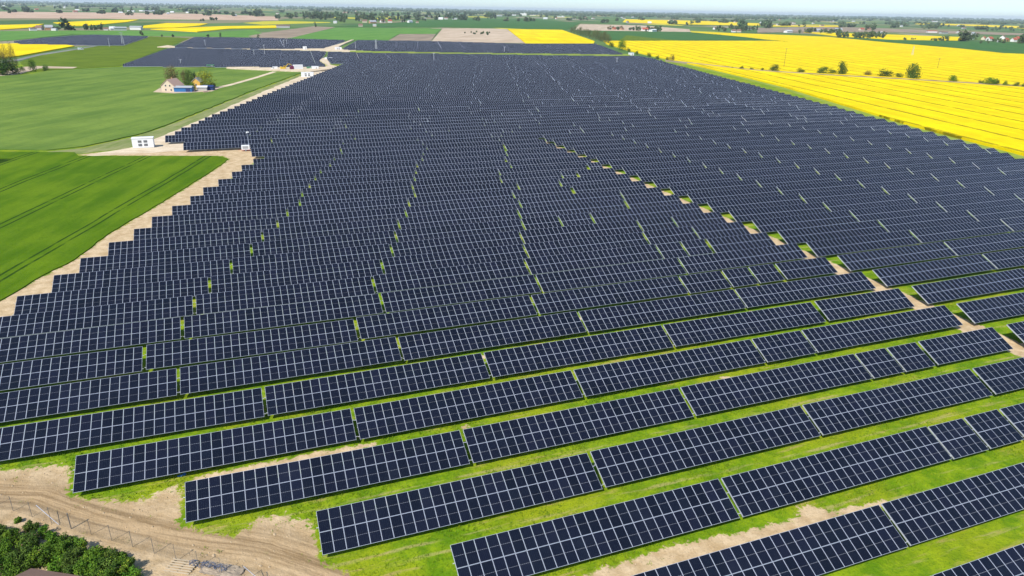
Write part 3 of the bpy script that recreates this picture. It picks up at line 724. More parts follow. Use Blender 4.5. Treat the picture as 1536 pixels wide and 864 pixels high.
# field-edge bushes and trees, farmstead trees, left-edge trees
protos = {}
def tree_at(key, px, py, hp, wp, label, group, name='tree', cat='tree'):
    p = at(px, py); sc = to_px(p)[2]/F_PX
    if key not in protos:
        protos[key] = make_tree(name, *key_args[key])
        r = protos[key]; r.location = p; r.name = name
        r.scale = (wp*sc/10, wp*sc/10, hp*sc/10); r.rotation_euler = (0, 0, random.uniform(0, 6.28)); first = r
    else:
        first = copy_thing(protos[key], p, random.uniform(0, 6.28), (wp*sc/10, wp*sc/10, hp*sc/10)); first.name = name
    tag(first, label, cat, group); return first
key_args = {
 'pale': ('t', 10, 10, 1500, .6, 'leaf_pale', 'round', 1.2, 22),
 'round': ('r', 10, 10, 1900, .7, 'leaf', 'round', .5, 40),
 'bush': ('b', 11, 11, 1300, .85, 'leaf', 'round', .2, 24),
 'bush2': ('b', 11, 11, 1200, .85, 'leaf', 'round', .2, 18),
 'brown': ('t', 10, 10, 2600, .32, 'leaf_brown', 'column', 1.2, 40, .2),
 'lush': ('b', 11, 11, 1400, .8, 'leaf_lush', 'round', .2, 24),
 'conifer': ('c', 10, 10, 700, .8, 'needle', 'cone', .6, 26),
 'yellow': ('t', 11, 11.5, 1800, .6, 'leaf_yellow', 'round', .4, 34),
 'brownround': ('t', 10, 11, 1500, .6, 'leaf_brown', 'round', .6, 26),
}
HB = 'bushes and trees along the ditch in the yellow field'
for key, px, py, hp, wp, lab in [
 ('bush', 1098, 103.3, 3, 5, 'tiny round bush, leftmost in the hedge line crossing the yellow field'),
 ('bush2', 1112, 104.6, 4.5, 8, 'low bush, second from the left along the yellow field ditch'),
 ('bush', 1127, 105.8, 4, 6, 'low bush, third from the left along the yellow field ditch'),
 ('bush2', 1143, 107, 4.5, 5, 'small bush just left of the pointed hedge bush'),
 ('round', 1161, 108, 10, 15, 'pointed dark green bush in the ditch of the yellow field, left part'),
 ('bush', 1201, 110, 6.5, 13, 'flat topped bush standing alone left of the tree pair'),
 ('bush2', 1233, 111.7, 10, 17, 'broad bush directly left of the tall twin-crowned tree'),
 ('bush', 1248, 112.2, 8, 12, 'low bush filling the gap before the tall leaning tree'),
 ('round', 1262, 113, 18, 17, 'tall uneven tree, second tallest along the yellow field ditch'),
 ('brownround', 1301, 114.4, 7, 13, 'thin half bare bush right of the tall uneven tree'),
 ('bush', 1327, 116.4, 11, 20, 'wide bush left of the largest ball-shaped tree'),
 ('bush2', 1348, 117.8, 7, 12, 'small dark bush touching the largest ball-shaped tree'),
 ('round', 1368, 119.4, 21, 23, 'largest ball-shaped tree along the ditch of the yellow field'),
 ('lush', 1429.5, 124, 9, 13, 'pointed small tree standing alone right of the largest round tree'),
 ('bush', 1470, 126.9, 6, 7, 'narrow bush at the left end of the dark right-hand clump'),
 ('lush', 1483, 128.1, 9.5, 21, 'dense dark green clump near the right edge of the photo'),
 ('bush2', 1493, 128.7, 8, 9, 'bush on the right shoulder of the dense dark clump'),
 ('lush', 1506, 130, 7, 7, 'small bush between the dark clump and the photo edge'),
 ('bush', 1513, 130.6, 3.5, 7, 'lowest flat bush near the right photo edge'),
 ('round', 1523.5, 131.4, 7.5, 10, 'small round tree close to the right photo edge'),
 ('bush2', 1535, 132.4, 7, 9, 'bush cut by the right photo edge in the yellow field')]:
    tree_at(key, px, py, hp, wp, lab, HB, 'bush' if hp < 12 else 'tree', 'bush' if hp < 12 else 'tree')
for key, px, py, hp, wp, lab in [
 ('bush', 955, 81.8, 5, 5, 'small bush left of the pair where panels meet the yellow field'),
 ('bush2', 973.5, 85.6, 5, 7, 'low spread bush on the panel edge below the big round tree'),
 ('bush', 986, 89, 5, 6, 'bush on the panel edge just above the two-crowned bush'),
 ('bush2', 1001, 91.8, 5, 6, 'lower crown of the bush pair at the start of the ditch'),
 ('brownround', 1007.5, 92.8, 9, 8, 'taller brownish bush at the start of the field ditch'),
 ('lush', 933, 75.5, 12.5, 12, 'big round green tree at the corner of the far panel block'),
 ('bush', 943, 77.7, 5, 6, 'small bush beside the big round corner tree'),
 ('bush2', 917, 70.5, 6, 8, 'low bush between the tree row and the big round tree')]:
    tree_at(key, px, py, hp, wp, lab, 'bushes at the right corner of the solar farm', 'bush' if hp < 12 else 'tree', 'bush' if hp < 12 else 'tree')
for i in range(13):
    t = i/12; px = 857+t*55; py = 49.5+t*15.5
    tree_at('pale', px, py+.6, 7.5+5.5*t+random.uniform(-1, 2), 6+5*t, 'grey green tree in the slanting row beside the square yellow field', 'row of trees beside the square yellow field')
for key, px, py, hp, wp, lab in [
 ('brown', -10, 113, 44, 16, 'half bare tree cut by the left photo edge beside yellow field'),
 ('brown', 3, 110, 44, 17, 'tall brown budding tree at the left photo edge'),
 ('brown', 14, 110.5, 41, 14, 'brown budding tree, second from the left photo edge'),
 ('brown', 24, 109, 42, 13, 'brown budding tree leaning right, outermost of its group'),
 ('bush', 3, 113, 22, 24, 'dark green bush under the brown trees at the left edge'),
 ('bush2', 19, 111.5, 20, 20, 'dark bush below the rightmost brown tree'),
 ('lush', 34, 107, 6, 8, 'small green bush right of the brown trees'),
 ('lush', 50, 107.5, 15, 10, 'upright dark green bush alone right of the brown trees'),
 ('bush', 69, 106.5, 8, 9, 'low bush beside the rubble strip'),]:
    tree_at(key, px, py, hp, wp, lab, 'trees and bushes at the left edge', 'tree' if hp > 30 else 'bush', 'tree' if hp > 30 else 'bush')
for key, px, py, hp, wp, lab in [
 ('brownround', 261, 126, 20, 17, 'brownish tree behind the tan farmhouse'),
 ('brownround', 280, 128, 17, 9, 'slim reddish tree behind the blue barn'),
 ('round', 285, 129, 19, 11, 'green tree behind the blue barn'),
 ('conifer', 293.5, 127.5, 16, 8, 'dark narrow conifer behind the small yellow house'),
 ('yellow', 310, 132.5, 18, 19, 'bright yellow green tree right of the farmstead houses'),
 ('lush', 291, 136.5, 10, 7, 'green bush between the blue barn and the yellow house'),
 ('lush', 266.5, 132.5, 8, 7, 'dark bush against the tan farmhouse wall'),
 ('bush', 319, 132, 8, 8, 'dark bush at the right end of the farmstead'),
 ('bush', 273.5, 113, 4.5, 4, 'tiny lone bush in the field behind the farmstead')]:
    tree_at(key, px, py+.5, hp*1.12, wp*1.4, lab, 'trees of the farmstead', 'tree' if hp > 12 else 'bush', 'tree' if hp > 12 else 'bush')
tree_at('round', -34, 247, 40, 40, 'round tree beside the near wheat field just past the left edge', 'trees and bushes at the left edge', 'tree', 'tree')

# distant trees: single meshes
def far_tree_mesh(mat, w, h, nl=70, shape='round'):
    me = crown_mesh('tree', mat, w, h*.92, h*.06, nl, w*.28, shape, 7)
    bm = bmesh.new(); bm.from_mesh(me)
    v = [bm.verts.new(c) for c in ((-.02*h, 0, 0), (.02*h, 0, 0), (.015*h, .01*h, h*.6), (-.015*h, -.01*h, h*.6))]
    f = bm.faces.new(v); v2 = [bm.verts.new(c) for c in ((0, -.02*h, 0), (0, .02*h, 0), (.01*h, .015*h, h*.6), (-.01*h, -.015*h, h*.6))]
    f2 = bm.faces.new(v2); f.material_index = f2.material_index = 1
    bm.to_mesh(me); bm.free(); me.materials.append(M['bark']); return me
FT = [far_tree_mesh('leaf_far', 10, 10, 80) for _ in range(6)]+[far_tree_mesh('leaf_far', 10, 10, 80, 'column') for _ in range(2)]
FTB = [far_tree_mesh('leaf_brown', 10, 10, 80) for _ in range(2)]; FTC = [far_tree_mesh('needle', 10, 10, 80, 'cone')]
FARQ = []
def far_tree(p, h, w, lab, grp, meshes=FT): FARQ.append((p.copy(), h, w, lab, grp, meshes))
def far_tree_single(p, h, w, lab, grp, meshes=FT):
    o = link('tree', random.choice(meshes), None, p, (0, 0, random.uniform(0, 6.28))); o.scale = (w/10, w/10, h/10)
    tag(o, lab, 'tree', grp)
def cluster(x0, x1, y0, y1, n, hp, lab, grp, meshes=FT, line=False):
    for i in range(n):
        t = (i+.5)/n if line else random.random()
        px = x0+(x1-x0)*t+(0 if line else random.uniform(-1, 1)); py = y0+(y1-y0)*(t if line else random.random())
        p = at(px, py); h = max(4, hpx(p, hp*random.uniform(.7, 1.25))); h = min(h, 26)
        far_tree(p, h, h*random.uniform(.7, 1.15), lab, grp, meshes)
cluster(97, 97.5, 46, 46, 1, 14, 'tall dark conifer beside the upper left farm', 'trees by the upper left farm', FTC)
for a in [
 (98, 112, 45, 46, 5, 7, 'dark bush right of the tall conifer at the upper left farm', 'trees by the upper left farm'),
 (118, 155, 44, 46.5, 14, 7, 'tree in the brown green belt between the two upper left farms', 'tree belt between the upper left farms'),
 (80, 92, 44, 45.5, 4, 5, 'bush behind the orange farmhouse at upper left', 'bushes by the orange farmhouse'),
 (300, 312, 32.8, 33.2, 5, 3, 'dark bush on the edge of the pink earth bank, left clump', 'left bushes on the earth bank'),
 (315, 331, 31.5, 32, 6, 4, 'dark bush on the edge of the pink earth bank, right clump', 'right bushes on the earth bank'),
 (210, 213, 53.5, 54, 2, 6, 'round tree behind the right tip of the small panel block', 'trees at the small panel block'),
 (473, 474, 42, 42.2, 1, 8, 'lone tree at the top of the grey ploughed strip', 'lone field trees'),
 (388, 389, 57.4, 57.6, 1, 6, 'round dark tree behind the centre left panel block', 'lone field trees'),
 (258.5, 259, 56, 56, 1, 5.5, 'small tree left of the centre left panel block', 'lone field trees'),
 (243, 243.5, 55.8, 56, 1, 3.5, 'tiny bush, leftmost behind the olive meadow', 'lone field trees'),
 (311, 314, 56, 56.2, 2, 4.5, 'low brown bush behind the centre left panel block', 'low bushes behind the panel block'),
 (331, 332, 56.3, 56.4, 1, 5, 'pointed bush behind the centre left panel block', 'lone field trees'),
 (385, 392, 22, 23, 4, 7, 'tree at the left end of the tan field by the road', 'trees at the left of the tan field'),
 (415, 421, 29, 30, 3, 6, 'dark tree beside the tan strip near the country road', 'trees near the country road'),
 (432, 436, 29.5, 30, 2, 8, 'upright dark tree beside the country road', 'upright trees at the road'),
 (456, 520, 26.5, 31.5, 38, 8, 'tree in the wood left of the village', 'wood left of the village'),
 (505, 520, 33, 36, 6, 7, 'tree beside the white house at the wood', 'trees by the white house'),
 (534, 560, 27, 35, 18, 8, 'tree among the village houses, left part', 'village trees, left part'),
 (560, 640, 26, 36, 34, 5, 'tree among the village houses, middle part', 'village trees, middle part'),
 (640, 700, 24, 32, 24, 5.5, 'tree among the village houses, right part', 'village trees, right part'),
 (672, 676, 29, 31, 3, 8, 'taller tree beside the pale silo tower', 'trees beside the silo'),
 (728, 742, 26, 31, 10, 8, 'dark grey tree in the clump right of the yellow strip', 'clump right of the yellow strip'),
 (721, 735, 51, 54, 8, 3.8, 'bush on the island in the pink bare field', 'bushes in the pink field'),
 (692, 718, 50, 53, 5, 1.8, 'tiny scrub at the left of the pink field island', 'scrub in the pink field'),
 (913, 936, 45, 46.5, 8, 5, 'reddish tree round the farm in the tan field', 'reddish trees in the tan field', FTB),
 (944, 962, 45.5, 47.5, 9, 5, 'dark tree at the farm right of the reddish trees', 'dark trees at the farm'),
 (962, 995, 46, 49, 16, 6, 'tree round the white roofed farm behind the green field', 'trees round the white roofed farm'),
 (1075, 1138, 43, 48.5, 30, 6, 'tree in the hamlet behind the second yellow field', 'trees in the hamlet'),
 (1108, 1118, 40, 47, 6, 12, 'tall grey tree in the hamlet behind the second yellow field', 'tall hamlet trees'),
 (1142, 1155, 42, 43.5, 8, 12, 'tall dark tree in the clump at the right of the hamlet', 'tall clump right of the hamlet'),
 (1190, 1262, 48, 51.5, 24, 6, 'tree in the farm belt above the huge yellow field', 'farm belt trees'),
 (1254, 1329, 54.5, 58, 44, 7, 'tree in the long green hedge above the huge yellow field', 'long green hedge', FT),
 (1296, 1312, 43, 46, 6, 8, 'tree behind the long green hedge', 'trees behind the long hedge'),
 (1355, 1374, 59.5, 60.5, 6, 3, 'low dark bush at the edge of the dark green wedge', 'low bushes at the green wedge'),
 (1393, 1406, 61, 62, 5, 4, 'bush before the right yellow strip, left clump', 'left clump at the yellow strip'),
 (1408, 1421, 61, 62, 6, 6, 'rounded bush before the right yellow strip, right clump', 'right clump at the yellow strip'),
 (1443, 1452, 59, 63, 7, 13, 'tall dark tree left of the red roofed village', 'tall trees left of the red roofs'),
 (1454, 1464, 57, 60, 5, 7, 'tree between the tall clump and the red roofs', 'trees between clump and red roofs'),
 (1470, 1536, 60, 66, 22, 4.5, 'bush among the red roofed houses at the right edge', 'bushes among the red roofs'),
 (1530, 1537, 62, 66, 3, 14, 'tall tree at the right photo edge behind the red roofs', 'tall trees at the right edge'),
 (1380, 1440, 38, 44, 14, 5, 'tree around the farms left of the red roofed village', 'trees around the right farms'),
 (1476, 1536, 42, 47, 12, 4, 'small tree in the green strip at far right', 'small trees at far right')]:
    cluster(*a)
def hor(px): return .01786*px-1.0
for lab, x0, x1, n in [('distant tree on the plain in the left third of the horizon', 0, 512, 90), ('distant tree on the plain in the middle third of the horizon', 512, 1024, 80), ('distant tree on the plain in the right third of the horizon', 1024, 1536, 90)]:
    for i in range(n//3):
        cx = random.uniform(x0, x1); off = random.choice([7, 9, 11, 14, 17, 20]) + random.uniform(-1, 1)
        for j in range(3):
            px = cx+random.uniform(-7, 7); p = at(px, hor(px)+off+random.uniform(-.6, .6), raw=True)
            h = random.uniform(9, 19); far_tree(p, h, h*random.uniform(.8, 1.4), lab, lab.replace('distant tree', 'distant trees'))

for i in range(1500):                 # scattered tree groups, hedges and orchards out on the plain
    if i % 6 == 0: cx, cy, dx = random.uniform(-20, 1556), random.choice([6, 7, 8, 9, 10, 12, 14, 16, 19]), random.uniform(-1, 1)
    p = at(cx+(i % 6)*random.uniform(1, 2.2)*dx*1.8, hor(cx)+cy+random.uniform(-.25, .25), raw=True); h = random.uniform(7, 17)
    far_tree(p, h, h*random.uniform(.9, 1.7), None, None)
def tree_px(q): return q[1]*q[2]/max(1, (to_px(q[0]) or (0, 0, 1e9))[2])**2
FARQ.sort(key=lambda q: (q[3] is None, -tree_px(q)))
for q in FARQ[:236]: far_tree_single(*q)
V = []; Fc = []; T = []
for p, h, w, lab, grp, ms in FARQ[236:]:
    n = 26 if tree_px((p, h, w)) > 2e-6 else 12; ct = random.random()
    for i in range(n):
        d = Vector((random.gauss(0, 1), random.gauss(0, 1), random.gauss(0, 1))).normalized()*random.uniform(.5, 1)
        c = Vector((p.x+d.x*w*.42, p.y+d.y*w*.42, h*.55+d.z*h*.42)); s_ = max(w, h)*.26*random.uniform(.7, 1.3)
        e = Vector((random.gauss(0, 1), random.gauss(0, 1), random.gauss(0, 1))).normalized(); g = e.orthogonal().normalized(); k = len(V)
        V += [c-e*s_, c+g*s_*.8, c+e*s_, c-g*s_*.8]; Fc.append((k, k+1, k+2, k+3)); T.append(min(1, .6*ct+.4*random.random()))
me = bpy.data.meshes.new('distant_trees'); me.from_pydata(V, [], Fc); me.materials.append(M['leaf_far'])
a = me.attributes.new('tint', 'FLOAT', 'FACE'); a.data.foreach_set('value', T); me.update()
tag(link('distant_trees', me), 'countless small far-off trees dotted over the plain below the horizon', 'trees', kind='stuff')

# far-off woods: stuff
def wood(name, strips, label, n, hh):
    V = []; F = []; T = []
    base = bmesh.new(); bmesh.ops.create_icosphere(base, subdivisions=1, radius=1); bv = [v.co.copy() for v in base.verts]; bf = [tuple(v.index for v in f.verts) for f in base.faces]; base.free()
    tot = sum(s[4] for s in strips)
    for (x0, x1, o0, o1, wt) in strips:
        for i in range(int(n*wt/tot)):
            px = random.uniform(x0, x1); p = at(px, hor(px)+random.uniform(o0, o1), raw=True)
            w = hh*random.uniform(.5, 1.1); h = hh*random.uniform(.4, .62); k = len(V); ct = random.random()
            for v in bv:
                j = random.uniform(.75, 1.2); V.append((p.x+v.x*w*j, p.y+v.y*w*j, p.z+h+v.z*h*j*1.05))
            for f in bf: F.append(tuple(a+k for a in f)); T.append(min(1, ct*.6+random.random()*.3))
    me = bpy.data.meshes.new(name); me.from_pydata(V, [], F); me.materials.append(M['leaf_far'])
    a = me.attributes.new('tint', 'FLOAT', 'FACE'); a.data.foreach_set('value', T); me.update()
    tag(link(name, me), label, 'woodland', kind='stuff')
wood('woodland', [(-60, 1600, 2.3, 4.2, 1)], 'hazy blue tree line right on the horizon', 900, 34)
wood('woodland', [(700, 1180, 4.3, 9.5, 6), (480, 700, 4.4, 8, 1.5)], 'long dark forest mass on the middle of the horizon', 1500, 19)
wood('woodland', [(1180, 1640, 4, 8, 3), (1420, 1540, 8, 10.5, 1), (1215, 1255, 8, 10, .6)], 'blue green forest belt on the right horizon', 900, 19)
wood('woodland', [(-100, 480, 4, 7, 3), (110, 182, 6.5, 9, 1.4), (276, 330, 7, 10, .8)], 'dark forest belt on the left horizon', 900, 19)

# ------------------------------------------------------------------ buildings
WALLS = [mat_plain('white_render', (.72, .70, .66), .8, .08), mat_plain('cream_render', (.62, .53, .40), .8, .1), mat_plain('brick_orange', (.50, .27, .14), .85, .15), mat_plain('grey_render', (.42, .41, .39), .8, .12)]
ROOFS = [mat_plain('red_tiles', (.36, .09, .05), .8, .2), mat_plain('brown_tiles', (.20, .12, .085), .8, .2), mat_plain('grey_sheet', (.36, .37, .38), .55, .12), mat_plain('pale_sheet', (.70, .70, .70), .5, .1)]
WIN = mat_plain('window_glass', (.03, .035, .045), .12, .1, spec=.6)
def house_meshes(L, Wd, H, R, wall, roof, over=.4):
    mb = MB(); x, y = L/2, Wd/2
    b = [(-x, -y), (x, -y), (x, y), (-x, y)]
    for (a0, a1) in ((0, 1), (2, 3)): mb.face([(*b[a0], -.1), (*b[a1], -.1), (*b[a1], H), (*b[a0], H)])
    mb.face([(x, -y, -.1), (x, y, -.1), (x, y, H), (x, 0, H+R), (x, -y, H)]); mb.face([(-x, y, -.1), (-x, -y, -.1), (-x, -y, H), (-x, 0, H+R), (-x, y, H)])
    wm = mb.mesh('wall', [wall]); mb = MB(); t = .18; k = R/y; yo = y+over; xo = x+over
    for s in (-1, 1):
        A = [(-xo, 0, H+R+.02), (xo, 0, H+R+.02), (xo, s*yo, H-k*over+.02), (-xo, s*yo, H-k*over+.02)]
        B = [(p[0], p[1], p[2]+t) for p in A]; mb.face(A if s > 0 else A[::-1]); mb.face(B[::-1] if s > 0 else B)
        for i in range(1, 4): mb.face([A[i], A[(i+1) % 4], B[(i+1) % 4], B[i]])
    return wm, mb.mesh('roof', [roof])
def chimney(parent, p):
    mb = MB(); mb.box((0, 0, 0), (.7, .6, 1.6)); mb.box((0, 0, .85), (.85, .75, .12), 0)
    kid('chimney', mb.mesh('chimney', [WALLS[2]]), parent, p)
def window(parent, p, w, h, rz):
    mb = MB(); mb.box((0, 0, 0), (w, .08, h)); f = kid('window', mb.mesh('window', [WALLS[0]]), parent, p, (0, 0, rz))
    mb = MB(); mb.box((0, -.05, 0), (w-.16, .02, h-.16)); kid('pane', mb.mesh('pane', [WIN]), f)
HP = {}
def far_house(px, py, wp, wi, ri, lab, grp, rz=None, hp=None, flat=False):
    p = at(px, py); L = hpx(p, wp); key = (wi, ri, flat)
    if key not in HP:
        r = link('house' if not flat else 'barn', None); wm, rm = house_meshes(10, 7, 3.6 if not flat else 4, 3.2 if not flat else 1.3, WALLS[wi], ROOFS[ri]); kid('wall', wm, r); kid('roof', rm, r)
        if not flat: chimney(r, (2, .8, 6.7))
        HP[key] = r
        o = r
    else: o = copy_thing(HP[key], (0, 0, 0))
    o.location = p; o.rotation_euler = (0, 0, rz if rz is not None else random.uniform(-.5, .5)-YAW*0); s = L/10; sz = max(.7, min(1.3, s))
    o.scale = (s, min(s, 1.6), sz if hp is None else hpx(p, hp)/7)
    tag(o, lab, 'barn' if flat else 'house', grp); return o
for px, py, wp, wi, ri, fl, lab in [
 (50, 46.5, 9, 0, 1, 1, 'long low white shed at the left end of the upper left farm'),
 (60, 45, 9, 3, 1, 0, 'grey house with brown roof at the upper left farm'),
 (74, 45, 10, 2, 2, 0, 'orange walled house of the upper left farm'),
 (82, 46.5, 7, 0, 2, 1, 'white outbuilding right of the orange farmhouse'),
 (159, 46, 6, 0, 1, 0, 'white gabled house at the left end of the second farm'),
 (169, 46, 8, 0, 3, 0, 'larger white gabled house of the second farm'),
 (181, 46.7, 16, 3, 2, 1, 'long grey shed of the second upper left farm'),
 (205, 45.3, 16, 0, 2, 1, 'white barn touching the yellow strip at the second farm'),
 (197, 19, 11, 0, 3, 1, 'white hall behind the left part of the earth bank'),
 (222, 19, 14, 3, 2, 1, 'grey hall behind the left part of the earth bank'),
 (425, 43, 19, 3, 1, 1, 'long grey barn at the right end of the narrow yellow strip'),
 (503, 36.5, 5, 0, 2, 0, 'white house at the lower edge of the wood'),
 (541, 41.5, 6, 1, 1, 0, 'pale yellow cottage beside the dirt lane'),
 (562, 41.5, 5, 1, 2, 0, 'small pale cottage right of the yellow one'),
 (539, 33, 4.5, 0, 1, 0, 'white house at the left end of the village'),
 (547, 35.5, 7, 1, 1, 0, 'cream house, front left in the village'),
 (559, 36.5, 10, 2, 2, 0, 'broad pinkish house, front centre of the village'),
 (574, 35.5, 7, 0, 1, 0, 'white house right of the broad pinkish house'),
 (585, 35.5, 6, 0, 0, 0, 'white house with red roof in the village front row'),
 (604, 34.5, 5, 0, 1, 0, 'white house, fourth from right in the village row'),
 (615, 36, 7, 0, 2, 0, 'white house, third from right in the village row'),
 (626, 36.5, 4, 1, 1, 0, 'small cream house at the lower right of the village row'),
 (637, 31.5, 4, 0, 2, 0, 'tiny white house behind the village row'),
 (661, 31.5, 7, 0, 3, 0, 'white house left of the pale silo tower'),
 (669, 31, 5, 0, 1, 0, 'narrow white house next to the silo tower'),
 (682, 31.5, 7, 0, 2, 1, 'low white shed right of the silo tower'),
 (749, 27, 9, 0, 3, 1, 'white hall above the right end of the yellow strip'),
 (770, 26, 8, 0, 3, 1, 'white hall left of the big white factory block'),
 (799, 26, 9, 0, 2, 1, 'low white hall right of the big white factory block'),
 (818, 31, 6, 0, 3, 0, 'white house in front of the factory row'),
 (840, 28.5, 14, 3, 3, 1, 'long pale factory hall, left of two in the middle'),
 (857, 30.5, 13, 0, 3, 1, 'long white factory hall, right of two in the middle'),
 (878, 30, 6, 0, 1, 0, 'white house right of the long factory halls'),
 (890, 30.5, 5, 0, 1, 0, 'small white house, last of the factory row'),
 (921, 45.8, 5, 2, 0, 0, 'red roofed farmhouse in the tan field'),
 (933, 46, 5, 2, 1, 0, 'brick barn right of the red roofed farmhouse'),
 (945, 47, 4, 0, 1, 0, 'small white house right of the brick barn'),
 (967, 47.6, 9, 0, 0, 0, 'white house of the farm behind the green field'),
 (979, 48.7, 12, 0, 3, 1, 'low white barn in front of the farm behind the green field'),
 (1072, 45, 5, 0, 1, 0, 'white house at the left of the hamlet'),
 (1100, 49, 6, 0, 1, 0, 'bright white house in the middle of the hamlet'),
 (1108, 49, 6, 1, 1, 0, 'cream house next to the bright white hamlet house'),
 (1124, 45, 6, 3, 1, 0, 'grey house at the right of the hamlet'),
 (1182, 49.3, 15, 0, 3, 1, 'pale greenhouse-like barn left of the farm belt'),
 (1215, 48.2, 6, 1, 1, 0, 'cream house, first right of the pale barn'),
 (1226, 48, 7, 3, 2, 0, 'grey house, second right of the pale barn'),
 (1237, 47, 9, 0, 1, 0, 'white house, third right of the pale barn'),
 (1257, 46.5, 11, 0, 2, 0, 'larger white house behind the left end of the long hedge'),
 (1292, 46, 7, 1, 0, 0, 'cream house with red roof behind the long hedge'),
 (1302, 45, 6, 2, 1, 0, 'brick house behind the long hedge'),
 (1321, 51.5, 16, 0, 3, 1, 'long white barn at the right end of the long hedge'),
 (1397, 49, 14, 0, 0, 1, 'long white barn with red roof alone at right'),
 (1415, 50.3, 13, 3, 1, 1, 'grey barn right of the long white barn'),
 (1437, 50, 8, 3, 1, 0, 'grey house left of the tall clump'),
 (1458, 52.5, 9, 3, 2, 0, 'grey house above the red roofed village'),
 (1456, 59, 11, 0, 1, 1, 'low white shed at the left of the red roofed village'),
 (1475, 59.5, 7, 1, 0, 0, 'leftmost red roofed house of the right village'),
 (1484, 61, 9, 0, 0, 0, 'white walled house, second in the red roofed village'),
 (1498, 63, 5, 0, 3, 0, 'small white roofed garage in the red roofed village'),
 (1504, 58.5, 9, 0, 1, 0, 'white gabled house with brown roof in the red roofed village'),
 (1509, 62, 7, 2, 0, 0, 'brick house in front of the white gabled house'),
 (1520, 62.5, 8, 0, 0, 0, 'white house with pale front near the right edge'),
 (1526, 60.5, 9, 2, 0, 0, 'large red roofed house near the right edge'),
 (1402, 32.3, 9, 0, 3, 1, 'white hall above the far right yellow strip'),
 (1440, 38.5, 8, 0, 3, 1, 'white tent hall inside the far right yellow strip'),
 (1280, 33, 5, 0, 3, 1, 'small white hall left of the dark far strip')]:
    far_house(px, py, wp, wi, ri, lab, 'scattered houses and barns of the plain', flat=bool(fl))
for lab, x0, x1, n in [('tiny distant house on the plain, left third of the horizon', 0, 500, 26), ('tiny distant house on the plain, middle third of the horizon', 500, 1010, 26), ('tiny distant house on the plain, right third of the horizon', 1010, 1536, 24)]:
    for i in range(n):
        px = random.uniform(x0, x1); p = at(px, hor(px)+random.choice([8, 10, 12, 15, 18])+random.uniform(-1, 1), raw=True)
        key = (random.choice([0, 0, 1, 3]), random.choice([0, 1, 2, 3]), False)
        if key not in HP:
            r = link('house', None); wm, rm = house_meshes(10, 7, 3.6, 3.2, WALLS[key[0]], ROOFS[key[1]]); kid('wall', wm, r); kid('roof', rm, r); HP[key] = r; o = r
        else: o = copy_thing(HP[key], (0, 0, 0))
        o.location = p; o.rotation_euler = (0, 0, random.uniform(-.6, .6)); s = random.uniform(1, 2.0); o.scale = (s, s*.9, 1.1)
        tag(o, lab, 'house', lab.replace('house', 'houses').replace('tiny ', ''))
# factory block and silo
p = at(785, 26); s = hpx(p, 9)
r = link('factory', None, None, p, (0, 0, -.3)); mb = MB(); mb.box((0, 0, 9), (s, s*.6, 18)); kid('wall', mb.mesh('wall', [WALLS[0]]), r)
mb = MB(); mb.box((0, 0, 18.3), (s*1.02, s*.62, .6)); mb.box((s*.2, 0, 20), (s*.2, s*.2, 3)); kid('roof', mb.mesh('roof', [ROOFS[3]]), r)
tag(r, 'big white factory block standing above the middle village', 'factory')
p = at(688, 30.5); mb = MB(); mb.bar((0, 0, -.1), (0, 0, 17), 8, 0, 16); r = link('silo', None, None, p); kid('wall', mb.mesh('wall', [WALLS[1]]), r)
mb = MB(); mb.bar((0, 0, 17), (0, 0, 20), 8.4, 0, 16, 1.5); kid('roof', mb.mesh('roof', [ROOFS[2]]), r); tag(r, 'pale round silo tower at the right end of the village', 'silo')

# farmstead in the oat field
M['blue'] = mat_plain('blue_sheet', (.03, .15, .36), .5, .15); M['yellowwall'] = mat_plain('yellow_render', (.62, .38, .08), .8, .1)
M['pinktile'] = mat_plain('faded_pink_tiles', (.46, .30, .23), .85, .15, 2); M['white'] = mat_plain('white_paint', (.78, .78, .78), .5, .04)
M['dark'] = mat_plain('dark_rubber', (.03, .03, .03), .7, .2); M['yellow'] = mat_plain('machine_yellow', (.70, .45, .02), .45, .1)
M['navy'] = mat_plain('navy_sheet', (.02, .04, .14), .5, .2); M['maroon'] = mat_plain('maroon_paint', (.16, .02, .07), .4, .1); M['red'] = mat_plain('red_paint', (.5, .05, .03), .5, .1)
M['wood'] = mat_plain('pale_timber', (.48, .38, .25), .8, .2, 5); M['green'] = mat_plain('green_paint', (.08, .22, .12), .5, .1)
o = at(260, 137); r = link('farmhouse', None, None, o, (0, 0, rad(62))); r.scale = (.9, .9, .86); wm, rm = house_meshes(11, 9.5, 4.2, 4.2, mat_plain('beige_render', (.60, .49, .36), .85, .12), M['pinktile']); kid('wall', wm, r)
rf = kid('roof', rm, r); chimney(rf, (2, 1, 8.3))
for y, z in ((-2.2, 1.6), (1.6, 1.6), (-1.6, 4.4), (1.4, 4.4)): window(r, (-5.53, y, z), 1.1, 1.3, rad(-90))
for x in (-3, 0.2, 3.4): window(r, (x, 4.78, 1.9), 1.1, 1.3, rad(180)); 
for x in (-3, 3.2): window(r, (x, -4.78, 1.9), 1.1, 1.3, 0)
mb = MB(); mb.box((0, 0, 1.05), (1, .08, 2.1)); kid('door', mb.mesh('door', [ROOFS[1]]), r, (.2, -4.78, 0))
tag(r, 'big tan farmhouse with faded pink roof, left of the farmstead', 'farmhouse')
r = link('barn', None, None, at(276.5, 138.3), (0, 0, rad(-14))); wm, rm = house_meshes(10, 4.5, 2.9, .7, M['blue'], ROOFS[2]); kid('wall', wm, r); kid('roof', rm, r)
mb = MB(); mb.box((0, 0, 1.2), (2.6, .08, 2.4)); kid('door', mb.mesh('door', [M['navy']]), r, (3, -2.28, 0)); tag(r, 'long low bright blue barn with pale roof in the farmstead', 'barn')
